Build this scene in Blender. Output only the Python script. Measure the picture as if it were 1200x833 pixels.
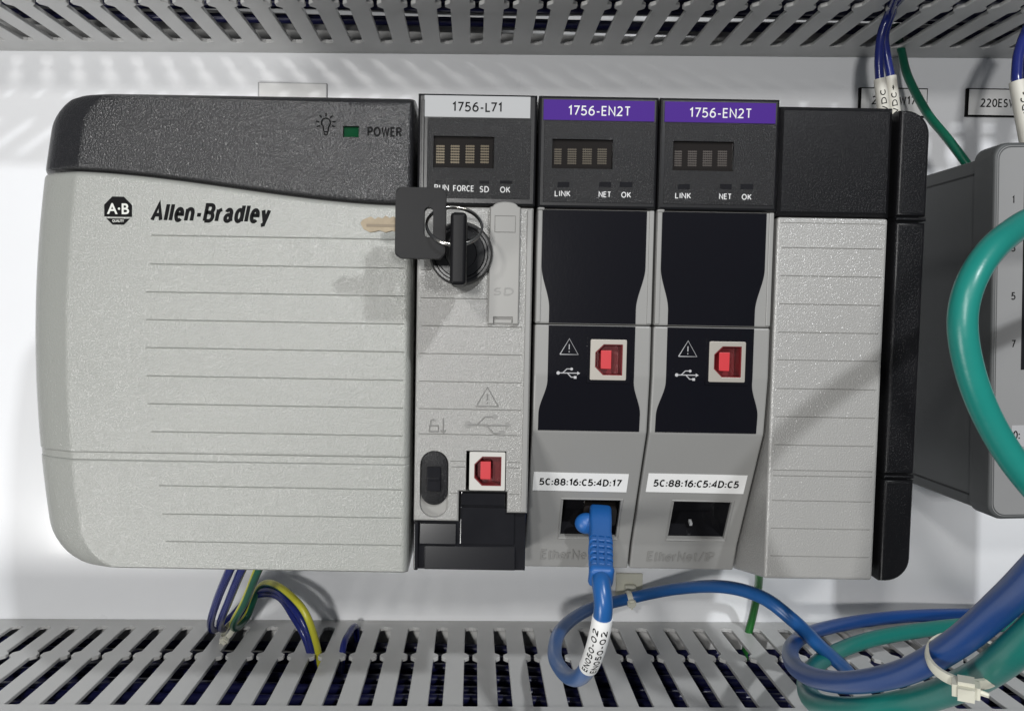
import bpy, bmesh, math, random
from mathutils import Vector, Matrix
for o in list(bpy.data.objects): bpy.data.objects.remove(o)
scn = bpy.context.scene
col = scn.collection
random.seed(4)
MM = 0.001
# ------------------------------------------------------------------ camera
# Layout in mm: u to the right, v up, d out of the back panel towards the viewer. World = (u, -d, v).
FPX, PPX, PPY, CAMD = 930.0, 555.0, 416.5, 372.0
PITCH, ROLL = 3.0, 1.0
cam_rot = Matrix.Rotation(math.radians(90 - PITCH), 3, 'X') @ Matrix.Rotation(math.radians(ROLL), 3, 'Z')
cd = bpy.data.cameras.new('camera'); cam = bpy.data.objects.new('camera', cd); col.objects.link(cam)
cam.matrix_world = Matrix.Translation((0, -CAMD * MM, 0)) @ cam_rot.to_4x4()
cd.sensor_fit = 'HORIZONTAL'; cd.sensor_width = 36.0; cd.lens = 36.0 * FPX / 1200.0
cd.shift_x = (600 - PPX) / 1200.0
cd.clip_start = 0.005; cd.clip_end = 50
scn.camera = cam
# ------------------------------------------------------------------ light
w = bpy.data.worlds.new('World'); scn.world = w; w.use_nodes = True
bg = w.node_tree.nodes['Background']; bg.inputs[0].default_value = (0.80, 0.88, 1.0, 1); bg.inputs[1].default_value = 0.08
def P(u, v, d): return Vector((u, -d, v)) * MM
def area(name, loc, target, size, power, colr=(1, 1, 1), sy=None):
    l = bpy.data.lights.new(name, 'AREA'); l.energy = power; l.color = colr
    l.size = size
    if sy: l.shape = 'RECTANGLE'; l.size_y = sy
    o = bpy.data.objects.new(name, l); col.objects.link(o)
    o.location = P(*loc)
    o.rotation_euler = (P(*target) - P(*loc)).to_track_quat('-Z', 'Y').to_euler()
    return o
area('window_lamp', (-430, -320, 600), (-60, 0, 60), 0.16, 2.0, (1.0, 0.99, 0.97))
area('room_lamp', (-125, 60, 980), (0, 0, 60), 0.05, 2.8, (1.0, 0.99, 0.97))
area('ceiling_lamp', (-200, 225, 800), (-10, 0, 60), 0.04, 1.3, (1.0, 0.985, 0.96))
area('ceiling_lamp', (240, 400, 700), (90, 0, 60), 0.028, 2.9, (0.96, 0.98, 1.0))
vs = scn.view_settings
vs.view_transform = 'Standard'; vs.look = 'None'; vs.gamma = 1.0; vs.exposure = 0.0; vs.use_curve_mapping = False

def at(x, y, d=140.0):
    """a point measured on the photograph, at distance d from the panel -> (u, v) in mm"""
    r = cam_rot @ Vector(((x - PPX) / FPX, -(y - PPY) / FPX, -1.0))
    t = (CAMD - d) / r.y
    return (r.x * t, r.z * t)
def at3(x, y, d):
    u, v = at(x, y, d); return (u, v, d)
def rect(x0, y0, x1, y1, d=140.0):
    c = at((x0 + x1) / 2, (y0 + y1) / 2, d)
    a = at(x0, (y0 + y1) / 2, d)[0]; b = at(x1, (y0 + y1) / 2, d)[0]
    t = at((x0 + x1) / 2, y0, d)[1]; e = at((x0 + x1) / 2, y1, d)[1]
    return a, e, b, t                                   # u0, v0, u1, v1
# ------------------------------------------------------------------ materials
MATS = {}
def mat(name, rgb, rough=0.5, metal=0.0, grain=0, gs=1500.0, gd=0.00012, coat=0.0, spec=0.5, mottle=0.0, ms=60.0, trans=0.0, rvar=0.0, cr=0.1, cg=0.0, cgs=2400.0):
    m = bpy.data.materials.new(name); m.use_nodes = True
    nt = m.node_tree; b = nt.nodes['Principled BSDF']
    b.inputs['Base Color'].default_value = (*rgb, 1); b.inputs['Roughness'].default_value = rough
    b.inputs['Metallic'].default_value = metal; b.inputs['Specular IOR Level'].default_value = spec
    b.inputs['Coat Weight'].default_value = coat; b.inputs['Coat Roughness'].default_value = cr
    b.inputs['Transmission Weight'].default_value = trans
    tc = nt.nodes.new('ShaderNodeTexCoord')
    if grain:
        n = nt.nodes.new('ShaderNodeTexNoise'); n.inputs['Scale'].default_value = gs; n.inputs['Detail'].default_value = 2.0
        n.inputs['Roughness'].default_value = 0.55
        nt.links.new(tc.outputs['Object'], n.inputs['Vector'])
        bp = nt.nodes.new('ShaderNodeBump'); bp.inputs['Strength'].default_value = grain; bp.inputs['Distance'].default_value = gd
        nt.links.new(n.outputs['Fac'], bp.inputs['Height']); nt.links.new(bp.outputs['Normal'], b.inputs['Normal'])
    if cg:
        n4 = nt.nodes.new('ShaderNodeTexNoise'); n4.inputs['Scale'].default_value = cgs; n4.inputs['Detail'].default_value = 1.0
        nt.links.new(tc.outputs['Object'], n4.inputs['Vector'])
        b4 = nt.nodes.new('ShaderNodeBump'); b4.inputs['Strength'].default_value = 1.0; b4.inputs['Distance'].default_value = cg
        nt.links.new(n4.outputs['Fac'], b4.inputs['Height']); nt.links.new(b4.outputs['Normal'], b.inputs['Coat Normal'])
    if mottle:
        n2 = nt.nodes.new('ShaderNodeTexNoise'); n2.inputs['Scale'].default_value = ms; n2.inputs['Detail'].default_value = 6.0
        nt.links.new(tc.outputs['Object'], n2.inputs['Vector'])
        mx = nt.nodes.new('ShaderNodeMix'); mx.data_type = 'RGBA'
        mx.inputs[6].default_value = (*[c * (1 - mottle) for c in rgb], 1); mx.inputs[7].default_value = (*[min(1, c * (1 + mottle)) for c in rgb], 1)
        nt.links.new(n2.outputs['Fac'], mx.inputs[0]); nt.links.new(mx.outputs[2], b.inputs['Base Color'])
    if rvar:
        n3 = nt.nodes.new('ShaderNodeTexNoise'); n3.inputs['Scale'].default_value = ms * 1.7; n3.inputs['Detail'].default_value = 5.0
        nt.links.new(tc.outputs['Object'], n3.inputs['Vector'])
        mr = nt.nodes.new('ShaderNodeMapRange'); mr.inputs[1].default_value = 0.3; mr.inputs[2].default_value = 0.7
        mr.inputs[3].default_value = max(0.02, rough - rvar); mr.inputs[4].default_value = rough + rvar
        nt.links.new(n3.outputs['Fac'], mr.inputs[0]); nt.links.new(mr.outputs[0], b.inputs['Roughness'])
    MATS[name] = m
    return m
mat('panel_paint', (0.87, 0.88, 0.90), 0.30, coat=0.3, cr=0.12, mottle=0.012, ms=25, rvar=0.03, grain=0.06, gs=500, gd=0.0001)
mat('duct_pvc', (0.56, 0.56, 0.55), 0.42, mottle=0.05, ms=40, rvar=0.08)
mat('grey_abs', (0.29, 0.296, 0.276), 0.36, grain=1.0, gs=2100, gd=0.00022, mottle=0.03, ms=45, coat=0.6, cr=0.15, cg=0.00022, cgs=2300)
mat('grey_module', (0.265, 0.262, 0.25), 0.36, grain=1.0, gs=2100, gd=0.00022, mottle=0.04, ms=45, coat=0.6, cr=0.15, cg=0.00022, cgs=2300)
mat('grey_filler', (0.315, 0.311, 0.300), 0.36, grain=1.0, gs=2100, gd=0.00022, mottle=0.03, ms=45, coat=0.9, cr=0.16, cg=0.0002, cgs=2300)
mat('grey_smooth_shaded', (0.25, 0.248, 0.24), 0.40, grain=0.2, gs=2200, gd=0.00008, mottle=0.03, ms=60)  # grey lowered so the colour carries the shade over the network modules
mat('rib_pale', (0.30, 0.306, 0.286), 0.3)
mat('moulded_shaded', (0.22, 0.217, 0.208), 0.4)  # same plastic as the body, darkened to stand in for shading on the relief
mat('grey_flap', (0.27, 0.266, 0.253), 0.38, mottle=0.03, ms=80)
mat('dark_abs', (0.015, 0.015, 0.0165), 0.34, grain=1.0, gs=2100, gd=0.0003, mottle=0.1, ms=60, coat=0.55, cr=0.17, cg=0.00028, cgs=2200, spec=0.3)
mat('dark_cap', (0.007, 0.007, 0.008), 0.3, grain=0.5, gs=2800, gd=0.00007, spec=0.2, coat=0.16, cr=0.2, cg=0.0003, cgs=2600)
mat('dark_face', (0.009, 0.009, 0.010), 0.5, grain=0.5, gs=2300, gd=0.0002, spec=0.18, coat=0.2, cr=0.12, cg=0.0005, cgs=2300)
mat('dark_smooth', (0.008, 0.008, 0.009), 0.30, grain=0.25, gs=1600, gd=0.00008)
mat('dark_overlay', (0.005, 0.005, 0.0075), 0.2, grain=0.3, gs=1900, gd=0.00006, spec=0.3)
mat('black_gloss', (0.012, 0.012, 0.014), 0.12, mottle=0.3, ms=90, rvar=0.05)
mat('black_scuffed', (0.010, 0.010, 0.012), 0.16)
mat('black_matte', (0.012, 0.012, 0.013), 0.6)
mat('black_key', (0.007, 0.007, 0.008), 0.45, grain=0.25, gs=1800, gd=0.00006, spec=0.16)
mat('smoked_window', (0.016, 0.014, 0.013), 0.08, coat=0.5, cr=0.03)
mat('gold_trace', (0.078, 0.060, 0.032), 0.35, metal=0.3)
mat('mid_trace', (0.055, 0.044, 0.027), 0.4, metal=0.25)
mat('dull_trace', (0.045, 0.036, 0.030), 0.4, metal=0.2)
mat('silver_strip', (0.36, 0.365, 0.37), 0.5, spec=0.25, grain=0.1, gs=2500, gd=0.00003)
mat('purple_strip', (0.050, 0.012, 0.19), 0.5, spec=0.12)
mat('ink_black', (0.005, 0.005, 0.0055), 0.6, spec=0.1)
mat('ink_white', (0.6, 0.6, 0.6), 0.5)
mat('ink_grey', (0.60, 0.61, 0.57), 0.5)
mat('ink_silver', (0.42, 0.42, 0.43), 0.45)
mat('label_white', (0.84, 0.84, 0.83), 0.42)
mat('paper_tape', (0.74, 0.74, 0.73), 0.5, mottle=0.04, ms=200)
mat('green_lens', (0.002, 0.045, 0.016), 0.05, spec=0.4)
mat('usb_metal', (0.40, 0.375, 0.335), 0.45, metal=0.5)
mat('usb_white', (0.50, 0.49, 0.46), 0.45, metal=0.1, spec=0.3)
mat('usb_red', (0.17, 0.006, 0.010), 0.38)
mat('usb_tongue', (0.50, 0.032, 0.04), 0.4)
mat('steel_ring', (0.62, 0.60, 0.56), 0.2, metal=1.0)
mat('brass_blade', (0.30, 0.245, 0.17), 0.55, mottle=0.25, ms=500, spec=0.3)
mat('cable_blue', (0.014, 0.092, 0.29), 0.30, grain=0.12, gs=900, gd=0.0001)
mat('cable_navy', (0.008, 0.056, 0.23), 0.33, grain=0.12, gs=900, gd=0.0001, mottle=0.12, ms=30)
mat('boot_blue', (0.012, 0.098, 0.33), 0.42)
mat('cable_teal', (0.010, 0.185, 0.155), 0.34, grain=0.2, gs=500, gd=0.0002, mottle=0.12, ms=40, rvar=0.06)
mat('wire_blue', (0.014, 0.022, 0.15), 0.22)
mat('wire_pale', (0.22, 0.30, 0.42), 0.3)
mat('wire_green', (0.004, 0.095, 0.055), 0.28)
mat('wire_leaf', (0.02, 0.15, 0.03), 0.28)
mat('wire_yellow', (0.52, 0.50, 0.04), 0.3)
mat('nylon_tie', (0.66, 0.65, 0.55), 0.35)
mat('sleeve_white', (0.66, 0.64, 0.57), 0.5, mottle=0.05, ms=150)
mat('switch_side', (0.075, 0.079, 0.080), 0.5, grain=0.2, gs=1500, gd=0.00008)
mat('switch_front', (0.27, 0.27, 0.27), 0.42, grain=0.2, gs=1500, gd=0.00008, mottle=0.05, ms=50)
mat('groove_brown', (0.20, 0.16, 0.11), 0.6)  # darker brown for the thin strip laid on the key blade as its groove
# ------------------------------------------------------------------ mesh helpers
BASE = {}
def thing(name, label, cat, base, group=None):
    o = bpy.data.objects.new(name, None); o.empty_display_size = 0.01; col.objects.link(o)
    o.location = P(*base); BASE[o.name] = P(*base)
    o['label'] = label; o['category'] = cat
    if group: o['group'] = group
    return o
def obj(name, bm, m, parent=None, smooth=0, label=None, kind=None, wn=False):
    """bmesh in world metres -> one linked mesh object (a child when parent is given)"""
    off = BASE.get(parent.name, Vector()) if parent else Vector()
    bmesh.ops.recalc_face_normals(bm, faces=bm.faces)
    me = bpy.data.meshes.new(name); bm.to_mesh(me); bm.free()
    if off.length: me.transform(Matrix.Translation(-off))
    for x in (m if isinstance(m, (list, tuple)) else [m]): me.materials.append(MATS[x])
    if smooth:
        me.polygons.foreach_set('use_smooth', [True] * len(me.polygons)); me.set_sharp_from_angle(angle=math.radians(smooth))
    o = bpy.data.objects.new(name, me); col.objects.link(o)
    if wn:
        md = o.modifiers.new('wn', 'WEIGHTED_NORMAL'); md.keep_sharp = True; md.weight = 100
    if parent: o.parent = parent; BASE[o.name] = off
    if label: o['label'] = label
    if kind: o['kind'] = kind
    return o
def tag(o, label, cat, group=None):
    o['label'] = label; o['category'] = cat
    if group: o['group'] = group
    return o
def set_base(o, base):                                  # move a single-mesh thing's origin to its base
    b = P(*base); o.data.transform(Matrix.Translation(-b)); o.location = b; return o
def NB(): return bmesh.new()
def add_box(bm, u0, v0, d0, u1, v1, d1, bev=0.0, seg=2):
    r = bmesh.ops.create_cube(bm, size=1.0)
    vs_ = r['verts']
    bmesh.ops.scale(bm, vec=Vector((abs(u1 - u0), abs(d1 - d0), abs(v1 - v0))) * MM, verts=vs_)
    bmesh.ops.translate(bm, vec=P((u0 + u1) / 2, (v0 + v1) / 2, (d0 + d1) / 2), verts=vs_)
    if bev:
        es = list({e for v in vs_ for e in v.link_edges})
        bmesh.ops.bevel(bm, geom=es, offset=bev * MM, segments=seg, affect='EDGES', profile=0.5, clamp_overlap=True)
    return bm
def box(*a, **k): return add_box(NB(), *a, **k)
def add_prism(bm, outline, d0, d1, bev=0.0, seg=2, holes=()):
    """outline [(u,v)] extruded from d0 (back) to d1 (front); holes are further loops"""
    es = []
    loops = [outline, *holes]
    for L in loops:
        vv = [bm.verts.new(P(u, v, d1)) for u, v in L]
        es += [bm.edges.new((vv[i], vv[(i + 1) % len(vv)])) for i in range(len(vv))]
    if holes:
        g = bmesh.ops.triangle_fill(bm, use_beauty=True, use_dissolve=False, edges=es)
        fs = [f for f in g['geom'] if isinstance(f, bmesh.types.BMFace)]
    else:
        vv = []
        fs = [bm.faces.new([e.verts[0] for e in es])]
    ex = bmesh.ops.extrude_face_region(bm, geom=fs)
    nv = [x for x in ex['geom'] if isinstance(x, bmesh.types.BMVert)]
    for v in nv: v.co = Vector((v.co.x, -d0 * MM, v.co.z))
    if bev:
        fe = [e for e in es if e.is_valid]
        bmesh.ops.bevel(bm, geom=fe, offset=bev * MM, segments=seg, affect='EDGES', profile=0.5, clamp_overlap=True)
    return bm
def prism(*a, **k): return add_prism(NB(), *a, **k)
def rrect(u0, v0, u1, v1, r, n=5):
    out = []
    for cx, cy, a0 in ((u1 - r, v1 - r, 0), (u0 + r, v1 - r, 90), (u0 + r, v0 + r, 180), (u1 - r, v0 + r, 270)):
        for i in range(n + 1):
            a = math.radians(a0 + 90 * i / n); out.append((cx + r * math.cos(a), cy + r * math.sin(a)))
    return out
def circle(cu, cv, r, n=32): return [(cu + r * math.cos(2 * math.pi * i / n), cv + r * math.sin(2 * math.pi * i / n)) for i in range(n)]
def add_profile(bm, prof, u0, u1, bev=0.0):
    """prof [(v,d)] closed, extruded along u"""
    vv = [bm.verts.new(P(u0, v, d)) for v, d in prof]
    f = bm.faces.new(vv)
    ex = bmesh.ops.extrude_face_region(bm, geom=[f])
    for x in ex['geom']:
        if isinstance(x, bmesh.types.BMVert): x.co.x = u1 * MM
    if bev:
        bmesh.ops.bevel(bm, geom=list(bm.edges), offset=bev * MM, segments=2, affect='EDGES', profile=0.5, clamp_overlap=True)
    return bm
def crom(pts, n=10):
    pts = [Vector(p) for p in pts]
    q = [2 * pts[0] - pts[1], *pts, 2 * pts[-1] - pts[-2]]
    out = []
    for i in range(1, len(q) - 2):
        a, b, c, d = q[i - 1], q[i], q[i + 1], q[i + 2]
        for k in range(n):
            t = k / n
            out.append(0.5 * ((2 * b) + (c - a) * t + (2 * a - 5 * b + 4 * c - d) * t * t + (3 * b - a - 3 * c + d) * t ** 3))
    out.append(q[-2]); return out
def add_tube(bm, pts, r, seg=14, caps=True, stripe=None, closed=False):
    """pts: world Vectors; r number or list"""
    n = len(pts); rings = []; up = None
    for i, p in enumerate(pts):
        if closed: t = pts[(i + 1) % n] - pts[i - 1]
        else: t = pts[min(i + 1, n - 1)] - pts[max(i - 1, 0)]
        t.normalize()
        if up is None:
            up = Vector((0, -1, 0)) if abs(t.y) < 0.8 else Vector((0, 0, 1))
        up = (up - t * up.dot(t)).normalized(); sd = t.cross(up)
        rr = (r[i] if isinstance(r, (list, tuple)) else r) * MM
        rings.append([bm.verts.new(p + (up * math.cos(2 * math.pi * k / seg) + sd * math.sin(2 * math.pi * k / seg)) * rr) for k in range(seg)])
    m = n if closed else n - 1
    for i in range(m):
        A, B = rings[i], rings[(i + 1) % n]
        for k in range(seg):
            f = bm.faces.new((A[k], A[(k + 1) % seg], B[(k + 1) % seg], B[k]))
            if stripe and k in stripe: f.material_index = 1
    if caps and not closed: bm.faces.new(rings[0][::-1]); bm.faces.new(rings[-1])
    return bm
def path(px, n=10): return crom([P(*at3(*p)) for p in px], n)
def strokes(lines, r, d, seg=6):
    bm = NB()
    for L in lines:
        pts = [P(u, v, d) for u, v in L]
        add_tube(bm, pts, r, seg)
    return bm
def lathe(prof, cu, cv, n=48):
    """prof [(radius, d)] spun about the axis through (cu,cv) that points at the viewer"""
    bm = NB(); rings = []
    for r, d in prof:
        rings.append([bm.verts.new(P(cu + r * math.cos(2 * math.pi * k / n), cv + r * math.sin(2 * math.pi * k / n), d)) for k in range(n)])
    for A, B in zip(rings, rings[1:]):
        for k in range(n): bm.faces.new((A[k], A[(k + 1) % n], B[(k + 1) % n], B[k]))
    bm.faces.new(rings[0]); bm.faces.new(rings[-1]); return bm
def cut(o, bm):
    """boolean difference with a closed bmesh in world coordinates"""
    me = bpy.data.meshes.new('cut'); bmesh.ops.recalc_face_normals(bm, faces=bm.faces); bm.to_mesh(me); bm.free()
    off = BASE.get(o.name, Vector()); me.transform(Matrix.Translation(-off))
    c = bpy.data.objects.new('cut', me); col.objects.link(c); c.parent = o.parent
    md = o.modifiers.new('b', 'BOOLEAN'); md.operation = 'DIFFERENCE'; md.solver = 'EXACT'; md.object = c
    bpy.context.view_layer.update()
    new = bpy.data.meshes.new_from_object(o.evaluated_get(bpy.context.evaluated_depsgraph_get()))
    o.modifiers.clear(); new.name = o.data.name; o.data = new; bpy.data.objects.remove(c)
TXT = {}
def text_mesh(body, bold=0.0, spacing=1.0):
    k = (body, bold, spacing)
    if k not in TXT:
        c = bpy.data.curves.new('t', 'FONT'); c.body = body; c.offset = bold; c.space_character = spacing; c.resolution_u = 4
        o = bpy.data.objects.new('t', c); col.objects.link(o); bpy.context.view_layer.update()
        me = bpy.data.meshes.new_from_object(o.evaluated_get(bpy.context.evaluated_depsgraph_get()))
        xs = [v.co.x for v in me.vertices]; ys = [v.co.y for v in me.vertices]
        TXT[k] = ([((v.co.x - min(xs)) / (max(xs) - min(xs)), (v.co.y - min(ys)) / (max(ys) - min(ys))) for v in me.vertices],
                  [tuple(p.vertices) for p in me.polygons])
        bpy.data.objects.remove(o)
    return TXT[k]
def lettering(body, cu, cv, wid, hei, fn, m, parent, bold=0.0, shear=0.0, thick=0.0, spacing=1.0, name='lettering', sw=.15, gap=.3, sub=1):
    """fn(u, v) -> world point on the surface the text is printed on; wid, hei = size of the whole line in mm"""
    if all(c in GLYPH for c in body):
        desc = 'y' in body
        f3 = lambda a, b, k: fn(cu + a + shear * b, cv + b) + Vector((0, -.0025 * k, 0)) * MM
        bm = stroke_text(body, wid - shear * hei * .9, hei, sw, f3, gap, desc, sub)
        if thick:
            ex = bmesh.ops.extrude_face_region(bm, geom=list(bm.faces))
            for x in ex['geom']:
                if isinstance(x, bmesh.types.BMVert): x.co.y -= thick * MM
        return obj(name, bm, m, parent)
    vs_, fs = text_mesh(body, bold, spacing)
    bm = NB()
    vv = [bm.verts.new(fn(cu + (x - 0.5) * wid + shear * (y - 0.5) * hei, cv + (y - 0.5) * hei)) for x, y in vs_]
    for f in fs:
        try: bm.faces.new([vv[i] for i in f])
        except ValueError: pass
    if thick:
        ex = bmesh.ops.extrude_face_region(bm, geom=list(bm.faces))
        for x in ex['geom']:
            if isinstance(x, bmesh.types.BMVert): x.co.y -= thick * MM
    return obj(name, bm, m, parent)
def arc(cx, cy, rx, ry, a0, a1, n=12): return [(cx + rx * math.cos(math.radians(a0 + (a1 - a0) * i / n)), cy + ry * math.sin(math.radians(a0 + (a1 - a0) * i / n))) for i in range(n + 1)]
X = .73
GLYPH = {                                                 # width, centre lines of the strokes in a unit box
    '0': (.56, [arc(.5, .5, .5, .5, 90, 450, 24)]), '1': (.27, [[(0, .8), (.85, 1), (.85, 0)]]), '2': (.54, [arc(.46, .73, .46, .27, 150, -30) + [(.0, 0), (1, 0)]]),
    '3': (.54, [arc(.42, .75, .5, .25, 140, -80) + arc(.42, .26, .56, .26, 80, -145)]), '4': (.6, [[(.74, 0), (.74, 1), (0, .27), (1, .27)]]), '5': (.52, [[(.9, 1), (.15, 1), (.08, .55)] + arc(.4, .31, .58, .31, 105, -145)]),
    '6': (.55, [arc(.5, .31, .5, .31, 0, 360, 20), [(.9, .99), (.6, .97), (.3, .83), (.1, .6), (.0, .31)]]), '7': (.54, [[(0, 1), (1, 1), (.3, 0)]]), '8': (.56, [arc(.5, .755, .42, .245, 0, 360, 20), arc(.5, .265, .5, .265, 0, 360, 20)]),
    ':': (.06, [[(.5, -.02), (.5, .17)], [(.5, .5), (.5, .69)]]), '-': (.3, [[(0, .37), (1, .37)]]), '+': (.5, [[(0, .5), (1, .5)], [(.5, .25), (.5, .75)]]), '/': (.4, [[(0, -.05), (1, 1.05)]]),
    'A': (.66, [[(0, 0), (.5, 1), (1, 0)], [(.2, .33), (.8, .33)]]), 'B': (.56, [[(0, 0), (0, 1), (.5, 1)] + arc(.55, .765, .4, .235, 90, -90) + [(0, .53)], [(.55, .53)] + arc(.55, .265, .45, .265, 90, -90) + [(0, 0)]]),
    'C': (.56, [arc(.56, .5, .56, .5, 50, 310, 18)]), 'D': (.6, [[(0, 0), (0, 1), (.35, 1)] + arc(.38, .5, .62, .5, 90, -90) + [(0, 0)]]), 'E': (.46, [[(1, 1), (0, 1), (0, 0), (1, 0)], [(0, .53), (.9, .53)]]),
    'F': (.44, [[(1, 1), (0, 1), (0, 0)], [(0, .5), (.88, .5)]]), 'I': (.02, [[(.5, 0), (.5, 1)]]), 'K': (.52, [[(0, 0), (0, 1)], [(.95, 1), (.03, .42)], [(.3, .58), (1, 0)]]), 'L': (.44, [[(0, 1), (0, 0), (1, 0)]]),
    'N': (.62, [[(0, 0), (0, 1), (1, 0), (1, 1)]]), 'O': (.72, [arc(.5, .5, .5, .5, 90, 450, 24)]), 'P': (.5, [[(0, 0), (0, 1), (.45, 1)] + arc(.48, .74, .52, .26, 90, -90) + [(0, .48)]]),
    'R': (.54, [[(0, 0), (0, 1), (.45, 1)] + arc(.48, .75, .48, .25, 90, -90) + [(0, .5)], [(.5, .5), (1, 0)]]), 'S': (.48, [arc(.52, .75, .46, .25, 40, 250) + arc(.45, .26, .52, .26, 75, -140)]),
    'T': (.54, [[(0, 1), (1, 1)], [(.5, 1), (.5, 0)]]), 'U': (.6, [[(0, 1)] + arc(.5, .38, .5, .38, 180, 360) + [(1, 1)]]), 'V': (.6, [[(0, 1), (.5, 0), (1, 1)]]), 'W': (.9, [[(0, 1), (.26, 0), (.5, .95), (.74, 0), (1, 1)]]),
    'a': (.46, [arc(.46, X - .24, .42, .24, 160, 10) + [(.9, .2), (1, 0)], arc(.44, .2, .44, .2, 0, 360, 18)]), 'd': (.46, [arc(.48, X / 2, .48, X / 2, 0, 360, 20), [(1, 0), (1, 1)]]), 'e': (.46, [[(.05, X * .54), (1, X * .54)] + arc(.5, X / 2, .5, X / 2, 8, 315, 18)]),
    'h': (.44, [[(0, 0), (0, 1)], [(0, .42)] + arc(.5, X - .27, .5, .27, 180, 0) + [(1, 0)]]), 'l': (.02, [[(.5, 0), (.5, 1)]]), 'n': (.44, [[(0, 0), (0, X)], [(0, .42)] + arc(.5, X - .27, .5, .27, 180, 0) + [(1, 0)]]),
    'r': (.28, [[(0, 0), (0, X)], [(0, .4), (.3, X - .08), (1, X)]]), 't': (.26, [[(.4, .95), (.4, .12), (.6, 0), (1, .02)], [(0, X), (1, X)]]), 'y': (.46, [[(0, X), (.52, .03)], [(1, X), (.45, -.18), (.05, -.22)]]),
}
def ribbon(bm, pts, hw, fn, k):
    n = len(pts); closed = n > 3 and abs(pts[0][0] - pts[-1][0]) + abs(pts[0][1] - pts[-1][1]) < 1e-6
    P2 = [Vector(p) for p in pts]
    if closed: P2 = P2[:-1]; n -= 1
    L_, R_ = [], []
    for i in range(n):
        a = P2[i - 1] if (i > 0 or closed) else None; b = P2[(i + 1) % n] if (i < n - 1 or closed) else None
        d1 = (P2[i] - a).normalized() if a is not None else None; d2 = (b - P2[i]).normalized() if b is not None else None
        d1 = d1 or d2; d2 = d2 or d1
        n1, n2 = Vector((-d1.y, d1.x)), Vector((-d2.y, d2.x)); m = (n1 + n2)
        m = m.normalized() if m.length > 1e-4 else n1
        ln = hw / max(.42, m.dot(n1))
        p = P2[i]
        if a is None: p = p - d2 * hw * .0
        L_.append(bm.verts.new(fn(*(p + m * ln), k))); R_.append(bm.verts.new(fn(*(p - m * ln), k)))
    for i in range(n if closed else n - 1):
        j = (i + 1) % n
        bm.faces.new((L_[i], R_[i], R_[j], L_[j]))
def stroke_text(body, wid, hei, sw, fn, gap=.3, desc=False, sub=1):
    """sans lettering from centre lines; wid x hei is the whole line, sw the stroke relative to cap height"""
    cap = hei / (1.24 if desc else 1.0); base = -hei / 2 + (hei - cap)
    hw = sw * cap / 2
    tot = sum((GLYPH[c][0] if c != ' ' else .2) for c in body); ng = len(body) - 1
    sx_ = (wid - 2 * hw) / (tot + gap * ng)
    bm = NB(); x = -wid / 2 + hw; k = 0
    for ci, c in enumerate(body):
        w_, st = GLYPH.get(c, (.2, []))
        for L_ in st:
            pts = [(x + a * w_ * sx_, base + hw + b * (cap - 2 * hw)) for a, b in L_]
            if sub > 1: pts = [(p[0] + (q_[0] - p[0]) * i / sub, p[1] + (q_[1] - p[1]) * i / sub) for p, q_ in zip(pts, pts[1:]) for i in range(sub)] + [pts[-1]]
            ribbon(bm, pts, hw, fn, k % 3); k += 1
        x += (w_ + gap - (.16 if body[ci:ci + 2] == 'L7' else 0)) * sx_
    return bm
def flat(d): return lambda u, v: P(u, v, d)
def print_at(body, x0, y0, x1, y1, d, m, parent, **k):
    u0, v0, u1, v1 = rect(x0, y0, x1, y1, d - 0.04)
    return lettering(body, (u0 + u1) / 2, (v0 + v1) / 2, u1 - u0, v1 - v0, flat(d), m, parent, **k)
# ------------------------------------------------------------------ back panel
o = obj('back_panel', box(-520, -420, -3, 520, 420, 0), 'panel_paint'); o['kind'] = 'structure'
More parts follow.
